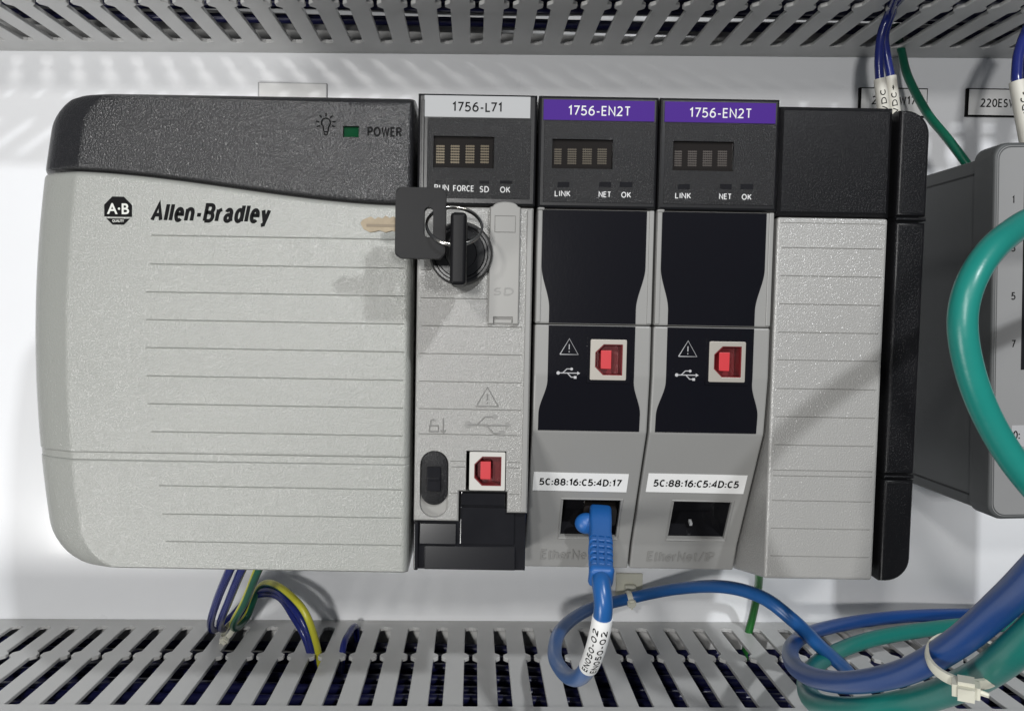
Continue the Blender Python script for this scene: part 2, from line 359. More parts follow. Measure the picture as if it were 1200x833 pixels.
# ------------------------------------------------------------------ wire ducts
PITCHD = 13.2
def wire_duct(label, v0, sgn, d_slot, d_waist, d_tip, phase, tilt, covered=True):
    """v0: plane of the slotted wall that faces the rack; the duct extends away from it in the sign's direction"""
    root = thing('wire_duct', label, 'wire duct', (0, v0, 0), 'wire ducts')
    T, W = 1.7, 62.0
    def V(a): return v0 + sgn * a
    obj('base', box(-300, V(0), 0.3, 300, V(W), 2.2), 'duct_pvc', root)
    obj('side_wall', box(-300, V(0.02), 2.2, 300, V(T), d_slot, bev=0.2), 'duct_pvc', root)
    obj('rear_wall', box(-300, V(W - T), 2.2, 300, V(W), d_tip + 6), 'duct_pvc', root)
    h, s = PITCHD / 2, PITCHD / 2 - 0.75
    a = h - 2.75
    out = [(-s - 0.4, d_slot - 0.4), (-a - 0.2, d_slot + 1.2), (-a, d_slot + 2.5), (-a, d_waist - 3.2), (-s, d_waist - 1.2), (-s, d_waist + 1.2), (-a, d_waist + 3.2), (-a, d_tip - 1.0), (-s, d_tip), (-s, d_tip + 6)]
    pts = out + [(-x, y) for x, y in reversed(out)]
    bm = NB()
    f = bm.faces.new([bm.verts.new(P(x, V(0), d)) for x, d in pts])
    ex = bmesh.ops.extrude_face_region(bm, geom=[f])
    for x in ex['geom']:
        if isinstance(x, bmesh.types.BMVert): x.co.z = V(T) * MM
    bmesh.ops.bevel(bm, geom=list(bm.edges), offset=0.22 * MM, segments=1, affect='EDGES', clamp_overlap=True)
    first = obj('finger', bm, 'duct_pvc', root)
    k0 = -19
    first.location = Vector((phase + PITCHD * k0, 0, 0)) * MM
    for k in range(k0 + 1, 22):
        c = first.copy(); col.objects.link(c); c.location = Vector((phase + PITCHD * k, 0, 0)) * MM
    if not covered:
        root.rotation_euler = (0, -math.radians(tilt), 0)
        return root
    bm = NB()
    add_profile(bm, [(V(-0.7), d_tip + 0.6), (V(-0.7), d_tip + 17), (V(W + 1.4), d_tip + 17), (V(W + 1.4), d_tip + 0.6), (V(W + 0.1), d_tip + 0.6), (V(W + 0.1), d_tip + 14.6), (V(-0.1), d_tip + 14.6), (V(-0.1), d_tip + 0.6)], -300, 300, bev=0.3)
    obj('cover', bm, 'duct_pvc', root)
    root.rotation_euler = (0, -math.radians(tilt), 0)
    return root
VT_DUCT, VB_DUCT = 119.1, -146.2
wire_duct('grey slotted wiring duct running above the rack', VT_DUCT, 1, 13.5, 57, 104, 5.6, 0.55, covered=False)
wire_duct('grey slotted wiring duct running below the rack', VB_DUCT, -1, 8.3, 39, 83.5, 7.6, 0.75)
# ------------------------------------------------------------------ engraved name plates on the panel
def plate(x0, y0, x1, y1, label, words=None, box_=None, rim='ink_black', rw=0.9):
    u0, v0, u1, v1 = rect(x0, y0, x1, y1, 1.6)
    r = thing('name_plate', label, 'name plate', ((u0 + u1) / 2, v0, 0), 'engraved name plates on the panel')
    obj('core', box(u0, v0, 0, u1, v1, 1.5, bev=0.1), rim, r)
    obj('face', box(u0 + rw, v0 + rw * .7, 1.5, u1 - rw * .5, v1 - rw * .6, 1.65), 'label_white', r)
    if words: print_at(words, *box_, 1.70, 'ink_black', r, bold=0.012)
    return r
plate(302, 97, 383, 131, 'blank name plate peeking out above the power supply', rim='ink_silver', rw=0.7)
plate(1007, 103, 1087, 137, 'white name plate reading ESW17, behind two sleeved wires', '220ESW17', (1022, 113, 1073, 123))
plate(1133, 104, 1215, 137, 'white name plate reading 220ESW at the picture edge', '220ESW', (1149, 116, 1191, 126))
# ------------------------------------------------------------------ rack geometry
E0, MP = -17.25, 34.7
F = 140.0
VT, VB = 62.8, -76.5
chassis = thing('chassis', 'black rack chassis holding the modules, with a rounded end cap', 'chassis', (50, -78, 0))
obj('housing', box(E0 + 0.6, -74.5, 0.2, 122.5, 60.5, 104, bev=1.0), 'black_matte', chassis)
obj('mounting_flange', box(-30, 60.6, 0.2, 122, 72, 2.2, bev=0.3), 'dark_smooth', chassis)
u0c = 122.4
def cap_outline(u0, u1, r):
    out = [(u0, VT - 1.2 - 0.6), (u0, VB - 1.0)]
    for i in range(9):
        a = math.radians(-90 + 90 * i / 8); out.append((u1 - r + r * math.cos(a), VB - 1.0 + r + r * math.sin(a)))
    for i in range(9):
        a = math.radians(90 * i / 8); out.append((u1 - r + r * math.cos(a), VT - 1.8 - r + r * math.sin(a)))
    return out
va_, vb_ = at(1070, 257, 139)[1], at(1070, 559, 139)[1]
CO = cap_outline(u0c, 131.2, 7.0)
def cap_piece(name, lo, hi, d1):
    pts = [(u, max(lo, min(hi, v))) for u, v in CO]
    out = []
    for p in pts:
        if not out or (abs(p[0] - out[-1][0]) + abs(p[1] - out[-1][1])) > .05: out.append(p)
    if out[0] == out[-1]: out.pop()
    return out
def clip_cap(lo, hi):
    r, u1 = 7.0, 131.2
    top, bot = VT - 1.8, VB - 1.0
    o_ = []
    if lo <= bot:
        o_ += [(u0c, bot)] + [(u1 - r + r * math.cos(math.radians(-90 + 90 * i / 8)), bot + r + r * math.sin(math.radians(-90 + 90 * i / 8))) for i in range(9)]
    else: o_ += [(u0c, lo), (u1, lo)]
    if hi >= top:
        o_ += [(u1 - r + r * math.cos(math.radians(90 * i / 8)), top - r + r * math.sin(math.radians(90 * i / 8))) for i in range(9)] + [(u0c, top)]
    else: o_ += [(u1, hi), (u0c, hi)]
    return o_
for lo_, hi_ in ((-200, vb_ - .9), (vb_ - .5, vb_ + .5), (vb_ + .9, va_ - .9), (va_ - .5, va_ + .5), (va_ + .9, 200)):
    obj('end_cap_section', prism(clip_cap(lo_, hi_), 12, 139.0, bev=.45 if abs(hi_ - lo_) < 3 else 1.1, seg=3), 'dark_cap', chassis, smooth=35, wn=True)
obj('end_cap_core', prism(cap_outline(u0c + .3, 129.6, 6.6), 12, 137.6), 'dark_smooth', chassis)
obj('end_rail', box(119.6, VB + 1, 10, u0c, VT - 3, 131), 'black_matte', chassis)
# ------------------------------------------------------------------ power supply
psu = thing('power_supply', 'wide pale grey power supply with charcoal top at the rack end', 'power supply', (-75, -77.5, 0))
PS_T, PS_B, PS_R = 63.2, -77.6, -18.55
def sm(t): t = max(0, min(1, t)); return t * t * (3 - 2 * t)
def ps_left(v):
    u = -134.4 + 4.8 * ((v + 12) / 60) ** 2
    rt, rb = 11.0, 13.0
    if v > PS_T - rt: u += rt - math.sqrt(max(0, rt * rt - (v - PS_T + rt) ** 2))
    if v < PS_B + rb: u += 0.9 * (rb - math.sqrt(max(0, rb * rb - (PS_B + rb - v) ** 2)))
    return u
def ps_split(u): return 39.5 - 8.3 * sm((u + 120) / 100)
PW, PTT = 15.5, 2.6
def ps_depth(u, v):
    p = max(0, (PW - (u - ps_left(v))) / PW)
    q = max(0, (PTT - (PS_T - v)) / PTT); q2 = max(0, (1.0 - (v - PS_B)) / 1.0)
    e = min(1, (p ** 2.2 + q ** 2.2 + (0.35 * q2) ** 2.2) ** (1 / 2.2))
    return F + 0.8 - 6.0 * e - 8.0 * e ** 7
def dense(n, k):                                         # 0..1 with close rows at both ends
    a = [0, .0025, .006, .012, .02, .035]
    return a + [.035 + .93 * (i + 1) / n for i in range(n - 1)] + [1 - x for x in reversed(a)]
def ps_piece(name, lo, hi, m, lip_lo, lip_hi, extra=0.0, wall=25.0):
    bm = NB(); rows = dense(26, 0); cols = [0, .0015, .004, .008, .014, .022, .033, .046, .06, .075, .09, .105, .115, .122, .128, .134, .14, .147, .16] + [.16 + .83 * (i + 1) / 40 for i in range(39)] + [.983, .988, .992, .996, 1]
    G = []
    lo_l, hi_l = lo(-134), hi(-134)
    for t in rows:
        R = []
        vv0 = lo_l + (hi_l - lo_l) * t; uL = ps_left(vv0)
        for s in cols:
            u = uL + (PS_R - uL) * s
            a, b = lo(u), hi(u)
            v = a + (b - a) * t
            d = ps_depth(u, vv0 if s < .2 else v) + extra
            for dist, on in ((v - a, lip_lo), (b - v, lip_hi), (PS_R - u, 1.6)):
                if on and dist < on: d -= 0.75 * on * (1 - dist / on) ** 2
            R.append(bm.verts.new(P(u, v, d)))
        G.append(R)
    for A, B in zip(G, G[1:]):
        for i in range(len(A) - 1): bm.faces.new((A[i], A[i + 1], B[i + 1], B[i]))
    be = [e for e in bm.edges if e.is_boundary]
    ex = bmesh.ops.extrude_edge_only(bm, edges=be)
    for x in ex['geom']:
        if isinstance(x, bmesh.types.BMVert): x.co.y = -wall * MM
    return obj(name, bm, m, psu, smooth=40)
VG = at(300, 537)[1]
front = ps_piece('front_cover', lambda u: VG + 1.05, lambda u: ps_split(u) - 0.35, 'grey_abs', 0.5, 1.3)
ps_piece('seam_strip', lambda u: VG - 1.0, lambda u: VG + 1.0, 'grey_abs', 0, 0, -0.5, 30)
ps_piece('lower_cover', lambda u: PS_B, lambda u: VG - 1.05, 'grey_abs', 0.8, 0.5)
topc = ps_piece('top_cover', lambda u: ps_split(u) + 0.35, lambda u: PS_T, 'dark_abs', 1.0, 0)
obj('rear_body', box(-128, -72, 0.3, PS_R - 0.8, 60, 24.5, bev=1.0), 'dark_smooth', psu)
obj('gasket', box(-120, -40, 60, PS_R - 1.2, 45, F - 2.5), 'black_matte', psu)
# moulded ribs
def rib(u0, u1, v, d, parent, m=None, hw=0.27, ht=0.38):
    bm = NB()
    A = [P(u0, v - hw, d - .3), P(u0 + .3, v, d + ht), P(u0, v + hw, d - .3)]; B = [P(u1, v - hw, d - .3), P(u1 - .3, v, d + ht), P(u1, v + hw, d - .3)]
    A = [bm.verts.new(x) for x in A]; B = [bm.verts.new(x) for x in B]
    for i in range(3): bm.faces.new((A[i], A[(i + 1) % 3], B[(i + 1) % 3], B[i]))
    bm.faces.new(A); bm.faces.new(B[::-1])
    return obj('rib', bm, m or ('rib_pale' if parent is psu else 'grey_flap'), parent)
for xs, y in ((178, 276), (176, 309.5), (172, 342), (172, 374.5), (172, 407), (173, 440), (174, 472.5), (178, 505), (187, 568), (191, 601), (195, 633)):
    ua, va = at(xs, y)
    rib(ua, PS_R - 1.7, va, F + 0.8, psu)
# power lamp, bulb icon, POWER
FD = F + 0.8
u0, v0, u1, v1 = rect(402, 148, 420.5, 161, FD)
cut(topc, box(u0, v0, FD - 2.5, u1, v1, FD + 3))
lens = obj('power_lamp', box(u0, v0, FD - 3.2, u1, v1, FD - 0.9, bev=0.3), 'green_lens', psu)
bu, bv = at(382, 148, FD)
L = []
ring = [(bu + 1.3 * math.cos(math.radians(a)), bv + 0.9 + 1.3 * math.sin(math.radians(a))) for a in range(-50, 231, 20)]
L.append([(bu + .55, bv - 1.5)] + ring + [(bu - .55, bv - 1.5)])
L.append([(bu - .5, bv - 1.6), (bu - .35, bv - 2.4), (bu + .35, bv - 2.4), (bu + .5, bv - 1.6), (bu - .5, bv - 1.6)])
for a in (-25, 8, 50, 90, 130, 172, 205):
    c, s_ = math.cos(math.radians(a)), math.sin(math.radians(a))
    L.append([(bu + 1.9 * c, bv + .9 + 1.9 * s_), (bu + 2.85 * c, bv + .9 + 2.75 * s_)])
obj('bulb_icon', strokes(L, 0.22, FD), 'ink_black', psu)
print_at('POWER', 430.5, 149, 471, 160.5, FD + 0.05, 'ink_black', psu, sw=.19)
# maker's octagon and brand line
lu, lv = at(138.5, 247, FD)
R8 = 4.35
octo = [(lu + R8 * math.cos(math.radians(22.5 + 45 * i)), lv + R8 * math.sin(math.radians(22.5 + 45 * i))) for i in range(8)]
k_ = R8 * math.cos(math.radians(22.5)); yb, yc = lv - 1.75, lv - 2.25
hw = lambda y: min(k_, k_ - (abs(y - lv) - R8 * math.sin(math.radians(22.5)))) if abs(y - lv) > R8 * math.sin(math.radians(22.5)) else k_
sgn8 = R8 * math.sin(math.radians(22.5))
up8 = [(lu - hw(yb), yb), (lu + hw(yb), yb), (lu + k_, lv - sgn8), (lu + k_, lv + sgn8), (lu + sgn8, lv + k_), (lu - sgn8, lv + k_), (lu - k_, lv + sgn8), (lu - k_, lv - sgn8)]
lo8 = [(lu - hw(yc), yc), (lu - sgn8, lv - k_), (lu + sgn8, lv - k_), (lu + hw(yc), yc)]
em = obj('emblem', prism(up8, FD - .2, FD + .06), 'ink_black', psu)
obj('emblem_base', prism(lo8, FD - .2, FD + .06), 'ink_black', psu)
lettering('A·B', lu, lv + 0.55, 6.4, 3.1, flat(FD + .10), 'ink_grey', psu, bold=0.02)
lettering('QUALITY', lu, lv - 3.0, 3.4, 0.85, flat(FD + .10), 'ink_grey', psu, bold=0.02)
lettering('Allen-Bradley', (at(171, 251, FD)[0] + at(323, 251, FD)[0]) / 2, at(247, 252.5, FD)[1], 35.6, 7.0, flat(FD + .06), 'ink_black', psu, shear=0.20, sw=.19, gap=.36)
# ------------------------------------------------------------------ shared bits for modules
def icon_warning(cu, cv, s, d, m, parent, r=0.14):
    t = [(cu - s * .58, cv - s * .45), (cu + s * .58, cv - s * .45), (cu, cv + s * .55), (cu - s * .58, cv - s * .45)]
    return obj('warning_icon', strokes([t, [(cu, cv + s * .2), (cu, cv - s * .13)], [(cu, cv - s * .24), (cu, cv - s * .31)]], r, d), m, parent)
def icon_usb(cu, cv, s, d, m, parent, r=0.15):
    ln = [[(cu - s * .5, cv), (cu + s * .5, cv)], [(cu - s * .28, cv), (cu - s * .08, cv + s * .2), (cu + s * .12, cv + s * .2)],
          [(cu - s * .05, cv), (cu + s * .14, cv - s * .2), (cu + s * .3, cv - s * .2)]]
    bm = strokes(ln, r, d)
    add_prism(bm, circle(cu - s * .5, cv, s * .085, 10), d - .05, d + .12)
    add_prism(bm, circle(cu + s * .15, cv + s * .2, s * .07, 10), d - .05, d + .12)
    add_prism(bm, [(cu + s * .27, cv - s * .27), (cu + s * .4, cv - s * .27), (cu + s * .4, cv - s * .14), (cu + s * .27, cv - s * .14)], d - .05, d + .12)
    add_prism(bm, [(cu + s * .43, cv - s * .09), (cu + s * .57, cv), (cu + s * .43, cv + s * .09)], d - .05, d + .12)
    return obj('usb_icon', bm, m, parent)
def usb_port(u0, v0, u1, v1, d, parent, m, facing=1):
    """square socket with a D-shaped mouth and a red tongue; front face at d"""
    w_, h_ = u1 - u0, v1 - v0
    a, b, c, e = u0 + .14 * w_, u1 - .11 * w_, v0 + .12 * h_, v1 - .12 * h_
    ch = .2 * h_
    mouth = [(a, c + ch), (a + ch, c), (b, c), (b, e), (a + ch, e), (a, e - ch)]
    p = obj('usb_port', prism(rrect(u0, v0, u1, v1, 0.35, 2), d - 9, d, bev=0.18, holes=[mouth]), m, parent)
    big = [(x + (0.25 if x > (u0 + u1) / 2 else -0.25), y + (0.25 if y > (v0 + v1) / 2 else -0.25)) for x, y in mouth]
    obj('liner', prism(big, d - 8.6, d - 0.35, holes=[[(x + (-.22 if x > (u0 + u1) / 2 else .22), y + (-.22 if y > (v0 + v1) / 2 else .22)) for x, y in mouth]]), 'usb_red', p)
    obj('liner_floor', box(a - .2, c - .2, d - 8.8, b + .2, e + .2, d - 6.0), 'usb_red', p)
    tx0, tx1, ty0, ty1 = u0 + .31 * w_, u0 + .60 * w_, v0 + .27 * h_, v0 + .73 * h_
    obj('tongue', box(tx0, ty0, d - 8.6, tx1, ty1, d - 1.2, bev=0.1), 'usb_tongue', p)
    for sx, sy in ((.22, .35), (.22, .6), (.68, .35), (.68, .6)):
        pass
    return p
def matrix(u0, v0, u1, v1, d, parent, nx=5, ny=7):
    bm = NB(); du, dv = (u1 - u0) / nx, (v1 - v0) / ny
    for j in range(ny):
        add_box(bm, u0, v0 + dv * (j + .28), d, u1, v0 + dv * (j + .72), d + .04)
    for i in range(nx):
        add_box(bm, u0 + du * (i + .4), v0, d, u0 + du * (i + .6), v1, d + .03)
    return obj('character_matrix', bm, 'gold_trace', parent)
# ------------------------------------------------------------------ controller module
cpu = thing('controller_module', 'grey controller module with silver label strip and a key in its switch', 'controller module', (0, VB, 0), 'modules in the rack')
UA, UB = E0 + 0.35, E0 + MP - 0.75
vh = at(555, 241.5)[1]
px = lambda pts, d=F: [at(x, y, d) for x, y in pts]
v610, v577, v601 = at(500, 610)[1], at(565, 576)[1], at(602, 601)[1]
n0, n1 = at(537.5, 600)[0], at(594, 600)[0]
body = obj('body', prism([(UA, vh - .25), (UA, v610), (n0, v610), (n0, v577), (n1, v577), (n1, v601), (UB, v601), (UB, vh - .25)], 24, F, bev=0.5), 'grey_module', cpu)
# chamfered flank on the side facing the next module
obj('edge_rail', box(UB - 1.9, v601 + .4, F - 1.2, UB - 0.35, vh - 0.8, F + 0.55, bev=0.25), 'grey_smooth_shaded', cpu)
for y in (316, 349, 381.5, 414, 446.5, 478.5, 508, 539.5, 546, 577):
    v = at(550, y + 1)[1]
    segs = [(UA + .9, UB - 2.4)]
    if y in (539.5, 546): segs = [(at(527, y)[0], at(546, y)[0]), (at(594, y)[0], UB - 2.4)]
    if y == 577: segs = [(at(527, y)[0], at(537, y)[0]), (at(596, y)[0], UB - 2.4)]
    if y == 316: segs = [(UA + .9, at(506, y)[0])]
    if y in (349,): segs = [(UA + .9, at(572, y)[0])]
    for a, b in segs: rib(a, b, v, F, cpu, hw=0.3, ht=0.28)
# display head
hu0, hv0, hu1, hv1 = E0 + 0.15, vh, E0 + MP - 0.45, VT
hd = F + 1.2
head = obj('display_head', prism([(hu0, hv0), (hu1, hv0), (hu1, hv1), (hu0, hv1)], 24, hd, bev=0.7), 'dark_smooth', cpu)
fu0, fv0, fu1, fv1 = rect(500.5, 139, 621.5, 233, hd)
obj('face_panel', box(fu0, fv0, hd - .5, fu1, fv1, hd + .12, bev=0.1), 'dark_face', cpu)
obj('head_frame', box(rect(493.5, 114, 497, 233, hd)[0], fv0, hd - .4, rect(493.5, 114, 497, 233, hd)[2], fv1 + 5, hd + .5, bev=.15), 'dark_smooth', cpu)
s0, s1, s2, s3 = rect(497.5, 113, 621.5, 138, hd)
obj('label_strip', box(s0, s1, hd - .3, s2, s3, hd + .18), 'silver_strip', cpu)
print_at('1756-L71', 530, 120, 590, 131.5, hd + .22, 'ink_black', cpu, sw=.15)
w0, w1, w2, w3 = rect(508, 160, 579, 197, hd)
face = [c for c in cpu.children if c.name.startswith('face_panel')][0]
cut(face, box(w0, w1, hd - 2, w2, w3, hd + 2)); cut(head, box(w0, w1, hd - 1.4, w2, w3, hd + 2))
disp = obj('display_window', box(w0 + .05, w1 + .05, hd - 1.6, w2 - .05, w3 - .05, hd - 0.9), 'smoked_window', cpu)
for a, b in ((511, 521), (528, 538.5), (545.5, 556), (563, 573)):
    q = rect(a, 170, b, 192, hd - .9); matrix(q[0], q[1], q[2], q[3], hd - .9, disp)
for a, b in ((511, 521), (538, 549), (562, 573), (586, 600)):
    q = rect(a, 212, b, 215.5, hd); obj('status_lamp', box(q[0], q[1], hd, q[2], q[3], hd + .2, bev=.05), 'black_gloss', cpu)
for t, a, b, y in (('RUN', 509, 526, 220), ('FORCE', 531, 555.5, 221), ('SD', 562, 573, 222), ('OK', 586, 598, 222.5)):
    print_at(t, a, y - 3.6, b, y + 3.6, hd + .16, 'ink_white', cpu, bold=0.012)
# memory card door
q = rect(573, 238, 609, 380, F + 1.6)
cx_, rr = (q[0] + q[2]) / 2, 3.7
dl = [(q[0], q[1]), (q[2], q[1]), (q[2], q[3] - 1.2)] + [(cx_ + rr * math.cos(math.radians(a)), q[3] - 1.2 + 1.6 * math.sin(math.radians(a))) for a in range(10, 171, 16)] + [(q[0], q[3] - 1.2)]
door = obj('card_door', prism(dl, F - .5, F + 1.7, bev=0.35), 'grey_flap', cpu)
h0 = rect(578, 371, 601, 379, F + 1.7)
cut(door, box(h0[0], h0[1] - 3, F + .3, h0[2], h0[3], F + 5))
obj('hinge', box(h0[0] + .2, h0[1], F - .2, h0[2] - .2, h0[3] - .8, F + .9, bev=.2), 'grey_flap', door)
e0 = rect(580, 253, 604, 272, F + 1.7)
obj('thumb_mark', strokes([[(e0[0], e0[1]), (e0[2], e0[1]), (e0[2], e0[3]), (e0[0], e0[3]), (e0[0], e0[1])]], .16, F + 1.7), 'grey_flap', door)
print_at('SD', 578, 337, 602, 346, F + 1.72, 'moulded_shaded', door, bold=0.03, thick=.15, shear=.1)
# key switch
ku, kv = at(540, 297, F + 4)
obj('key_switch', lathe([(9.1, F - .5), (9.1, F + 3.6), (8.5, F + 4.6), (7.9, F + 4.6), (7.6, F + 4.2), (7.0, F + 4.2), (6.7, F + 4.7), (4.6, F + 4.9), (4.4, F + 4.6), (0.6, F + 4.6)], ku, kv), 'dark_smooth', cpu, smooth=35)
# icons moulded in the body
wu, wv = at(571, 466); icon_warning(wu, wv, 5.6, F + .04, 'moulded_shaded', cpu, r=.24)
uu, uv = at(572, 498); icon_usb(uu, uv, 12.0, F + .06, 'moulded_shaded', cpu, r=.24)
lku, lkv = at(509, 498.5)
obj('lock_icon', strokes([[(lku - 1.4, lkv - 1.8), (lku + 1.2, lkv - 1.8), (lku + 1.2, lkv), (lku - 1.4, lkv), (lku - 1.4, lkv - 1.8)], [(lku - 1.1, lkv), (lku - 1.1, lkv + 1.4), (lku - .3, lkv + 1.9), (lku + .5, lkv + 1.4)], [(lku + 2.6, lkv + 2.2), (lku + 2.6, lkv - 2.2), (lku + 1.9, lkv - 1.3)], [(lku + 2.6, lkv - 2.2), (lku + 3.3, lkv - 1.3)]], .24, F + .05), 'moulded_shaded', cpu)
# slide switch
q = rect(492, 528, 525.5, 606, F)
rS = (q[2] - q[0]) / 2 - .05
slot = rrect(q[0], q[1], q[2], q[3], rS, 8)
cut(body, prism(slot, F - 2.2, F + 3))
obj('switch_well', prism(rrect(q[0] - .1, q[1] - .1, q[2] + .1, q[3] + .1, rS, 8), F - 3.4, F - 1.6), 'grey_flap', cpu, smooth=30)
qq = rect(493, 529, 524.5, 592, F)
rD = (qq[2] - qq[0]) / 2 - .05
sw = obj('slide_switch', prism(rrect(qq[0], qq[1], qq[2], qq[3], rD, 8), F - 1.7, F - .5, bev=.2), 'dark_face', cpu, smooth=30)
kq = rect(500, 547, 516.5, 575, F)
kn = obj('switch_knob', box(kq[0], kq[1], F - .8, kq[2], kq[3], F + .5, bev=.25), 'black_gloss', sw)
kc = (kq[1] + kq[3]) / 2
obj('knob_ridge', box(kq[0] + .3, kc - .35, F + .3, kq[2] - .3, kc + .35, F + .95, bev=.2), 'black_gloss', sw)
# usb socket
q = rect(550, 529.5, 592, 574.5, F)
cut(body, box(q[0] - 1.0, q[1] - .3, F - 12, q[2] + .25, q[3] + .3, F + 3))
usb_port(q[0], q[1], q[2], q[3], F + .1, cpu, 'usb_white')
obj('socket_back', box(q[0] - .9, q[1] - .2, F - 12, q[2] + .2, q[3] + .2, F - 10), 'black_matte', cpu)
# glossy black battery door at the foot
bd = obj('lower_door', prism([(UA - .1, VB), (UA - .1, v610 - .25), (n0 + .25, v610 - .25), (n0 + .25, v577 - .25), (n1 - .25, v577 - .25), (n1 - .25, v601 - .25), (UB - .2, v601 - .25), (UB - .2, VB)], 30, F - 2.2, bev=.3), 'black_gloss', cpu)
q = rect(497, 640, 604, 667, F - 1.4); obj('door_bar', add_profile(NB(), [(q[1], F - 3), (q[1], F - .9), (q[3], F - 2.0), (q[3], F - 3)], q[0], q[2], bev=.3), 'black_scuffed', bd)
q = rect(491, 613, 535, 637.5, F - 1.4); obj('door_step', add_profile(NB(), [(q[1], F - 3), (q[1], F - 1.0), (q[3], F - 2.0), (q[3], F - 3)], q[0], q[2], bev=.3), 'black_scuffed', bd)
q = rect(539, 595, 603, 638.5, F - 1.4); obj('door_plate', box(q[0], q[1], F - 3, q[2], q[3], F - 1.6, bev=.3), 'black_gloss', bd)
q = rect(540, 578, 592, 592, F - 1.4); obj('door_latch', box(q[0], q[1], F - 3, q[2], q[3], F - 1.2, bev=.3), 'black_gloss', bd)
q = rect(485, 612, 490, 667, F - 1.4); obj('door_rib', box(q[0], q[1], F - 3, q[2], q[3], F - .7, bev=.3), 'black_gloss', bd)
# ------------------------------------------------------------------ communication modules
SL0, SL1, SLB = (at(690, 506, 138.5)[1], 138.0), (at(676, 637, 118)[1], 118.0), (-82.6, 115.0)
def en_fn(u, v):                                         # a point on the sloping lower front
    t = (v - SL0[0]) / (SL1[0] - SL0[0])
    return t
slope_dir = Vector((SL1[0] - SL0[0], SL1[1] - SL0[1])).normalized()      # (dv, dd) down the slope
slope_nrm = Vector((slope_dir.y, -slope_dir.x))                           # (dv, dd) out of the slope
if slope_nrm.y < 0: slope_nrm = -slope_nrm
def on_slope(u, v, lift=0.0):
    t = (v - SL0[0]) / (SL1[0] - SL0[0]); d = SL0[1] + (SL1[1] - SL0[1]) * t
    return P(u, v + slope_nrm.x * lift, d + slope_nrm.y * lift)
def slope_at(x, y):                                       # photo point -> (u, v) on the sloping front of the first module
    d = 130.0
    for _ in range(12):
        u, v = at(x, y, d); t = (v - SL0[0]) / (SL1[0] - SL0[0]); d = SL0[1] + (SL1[1] - SL0[1]) * t
    return u, v
EU0, EU1 = E0 + MP + .35, E0 + 2 * MP - .35
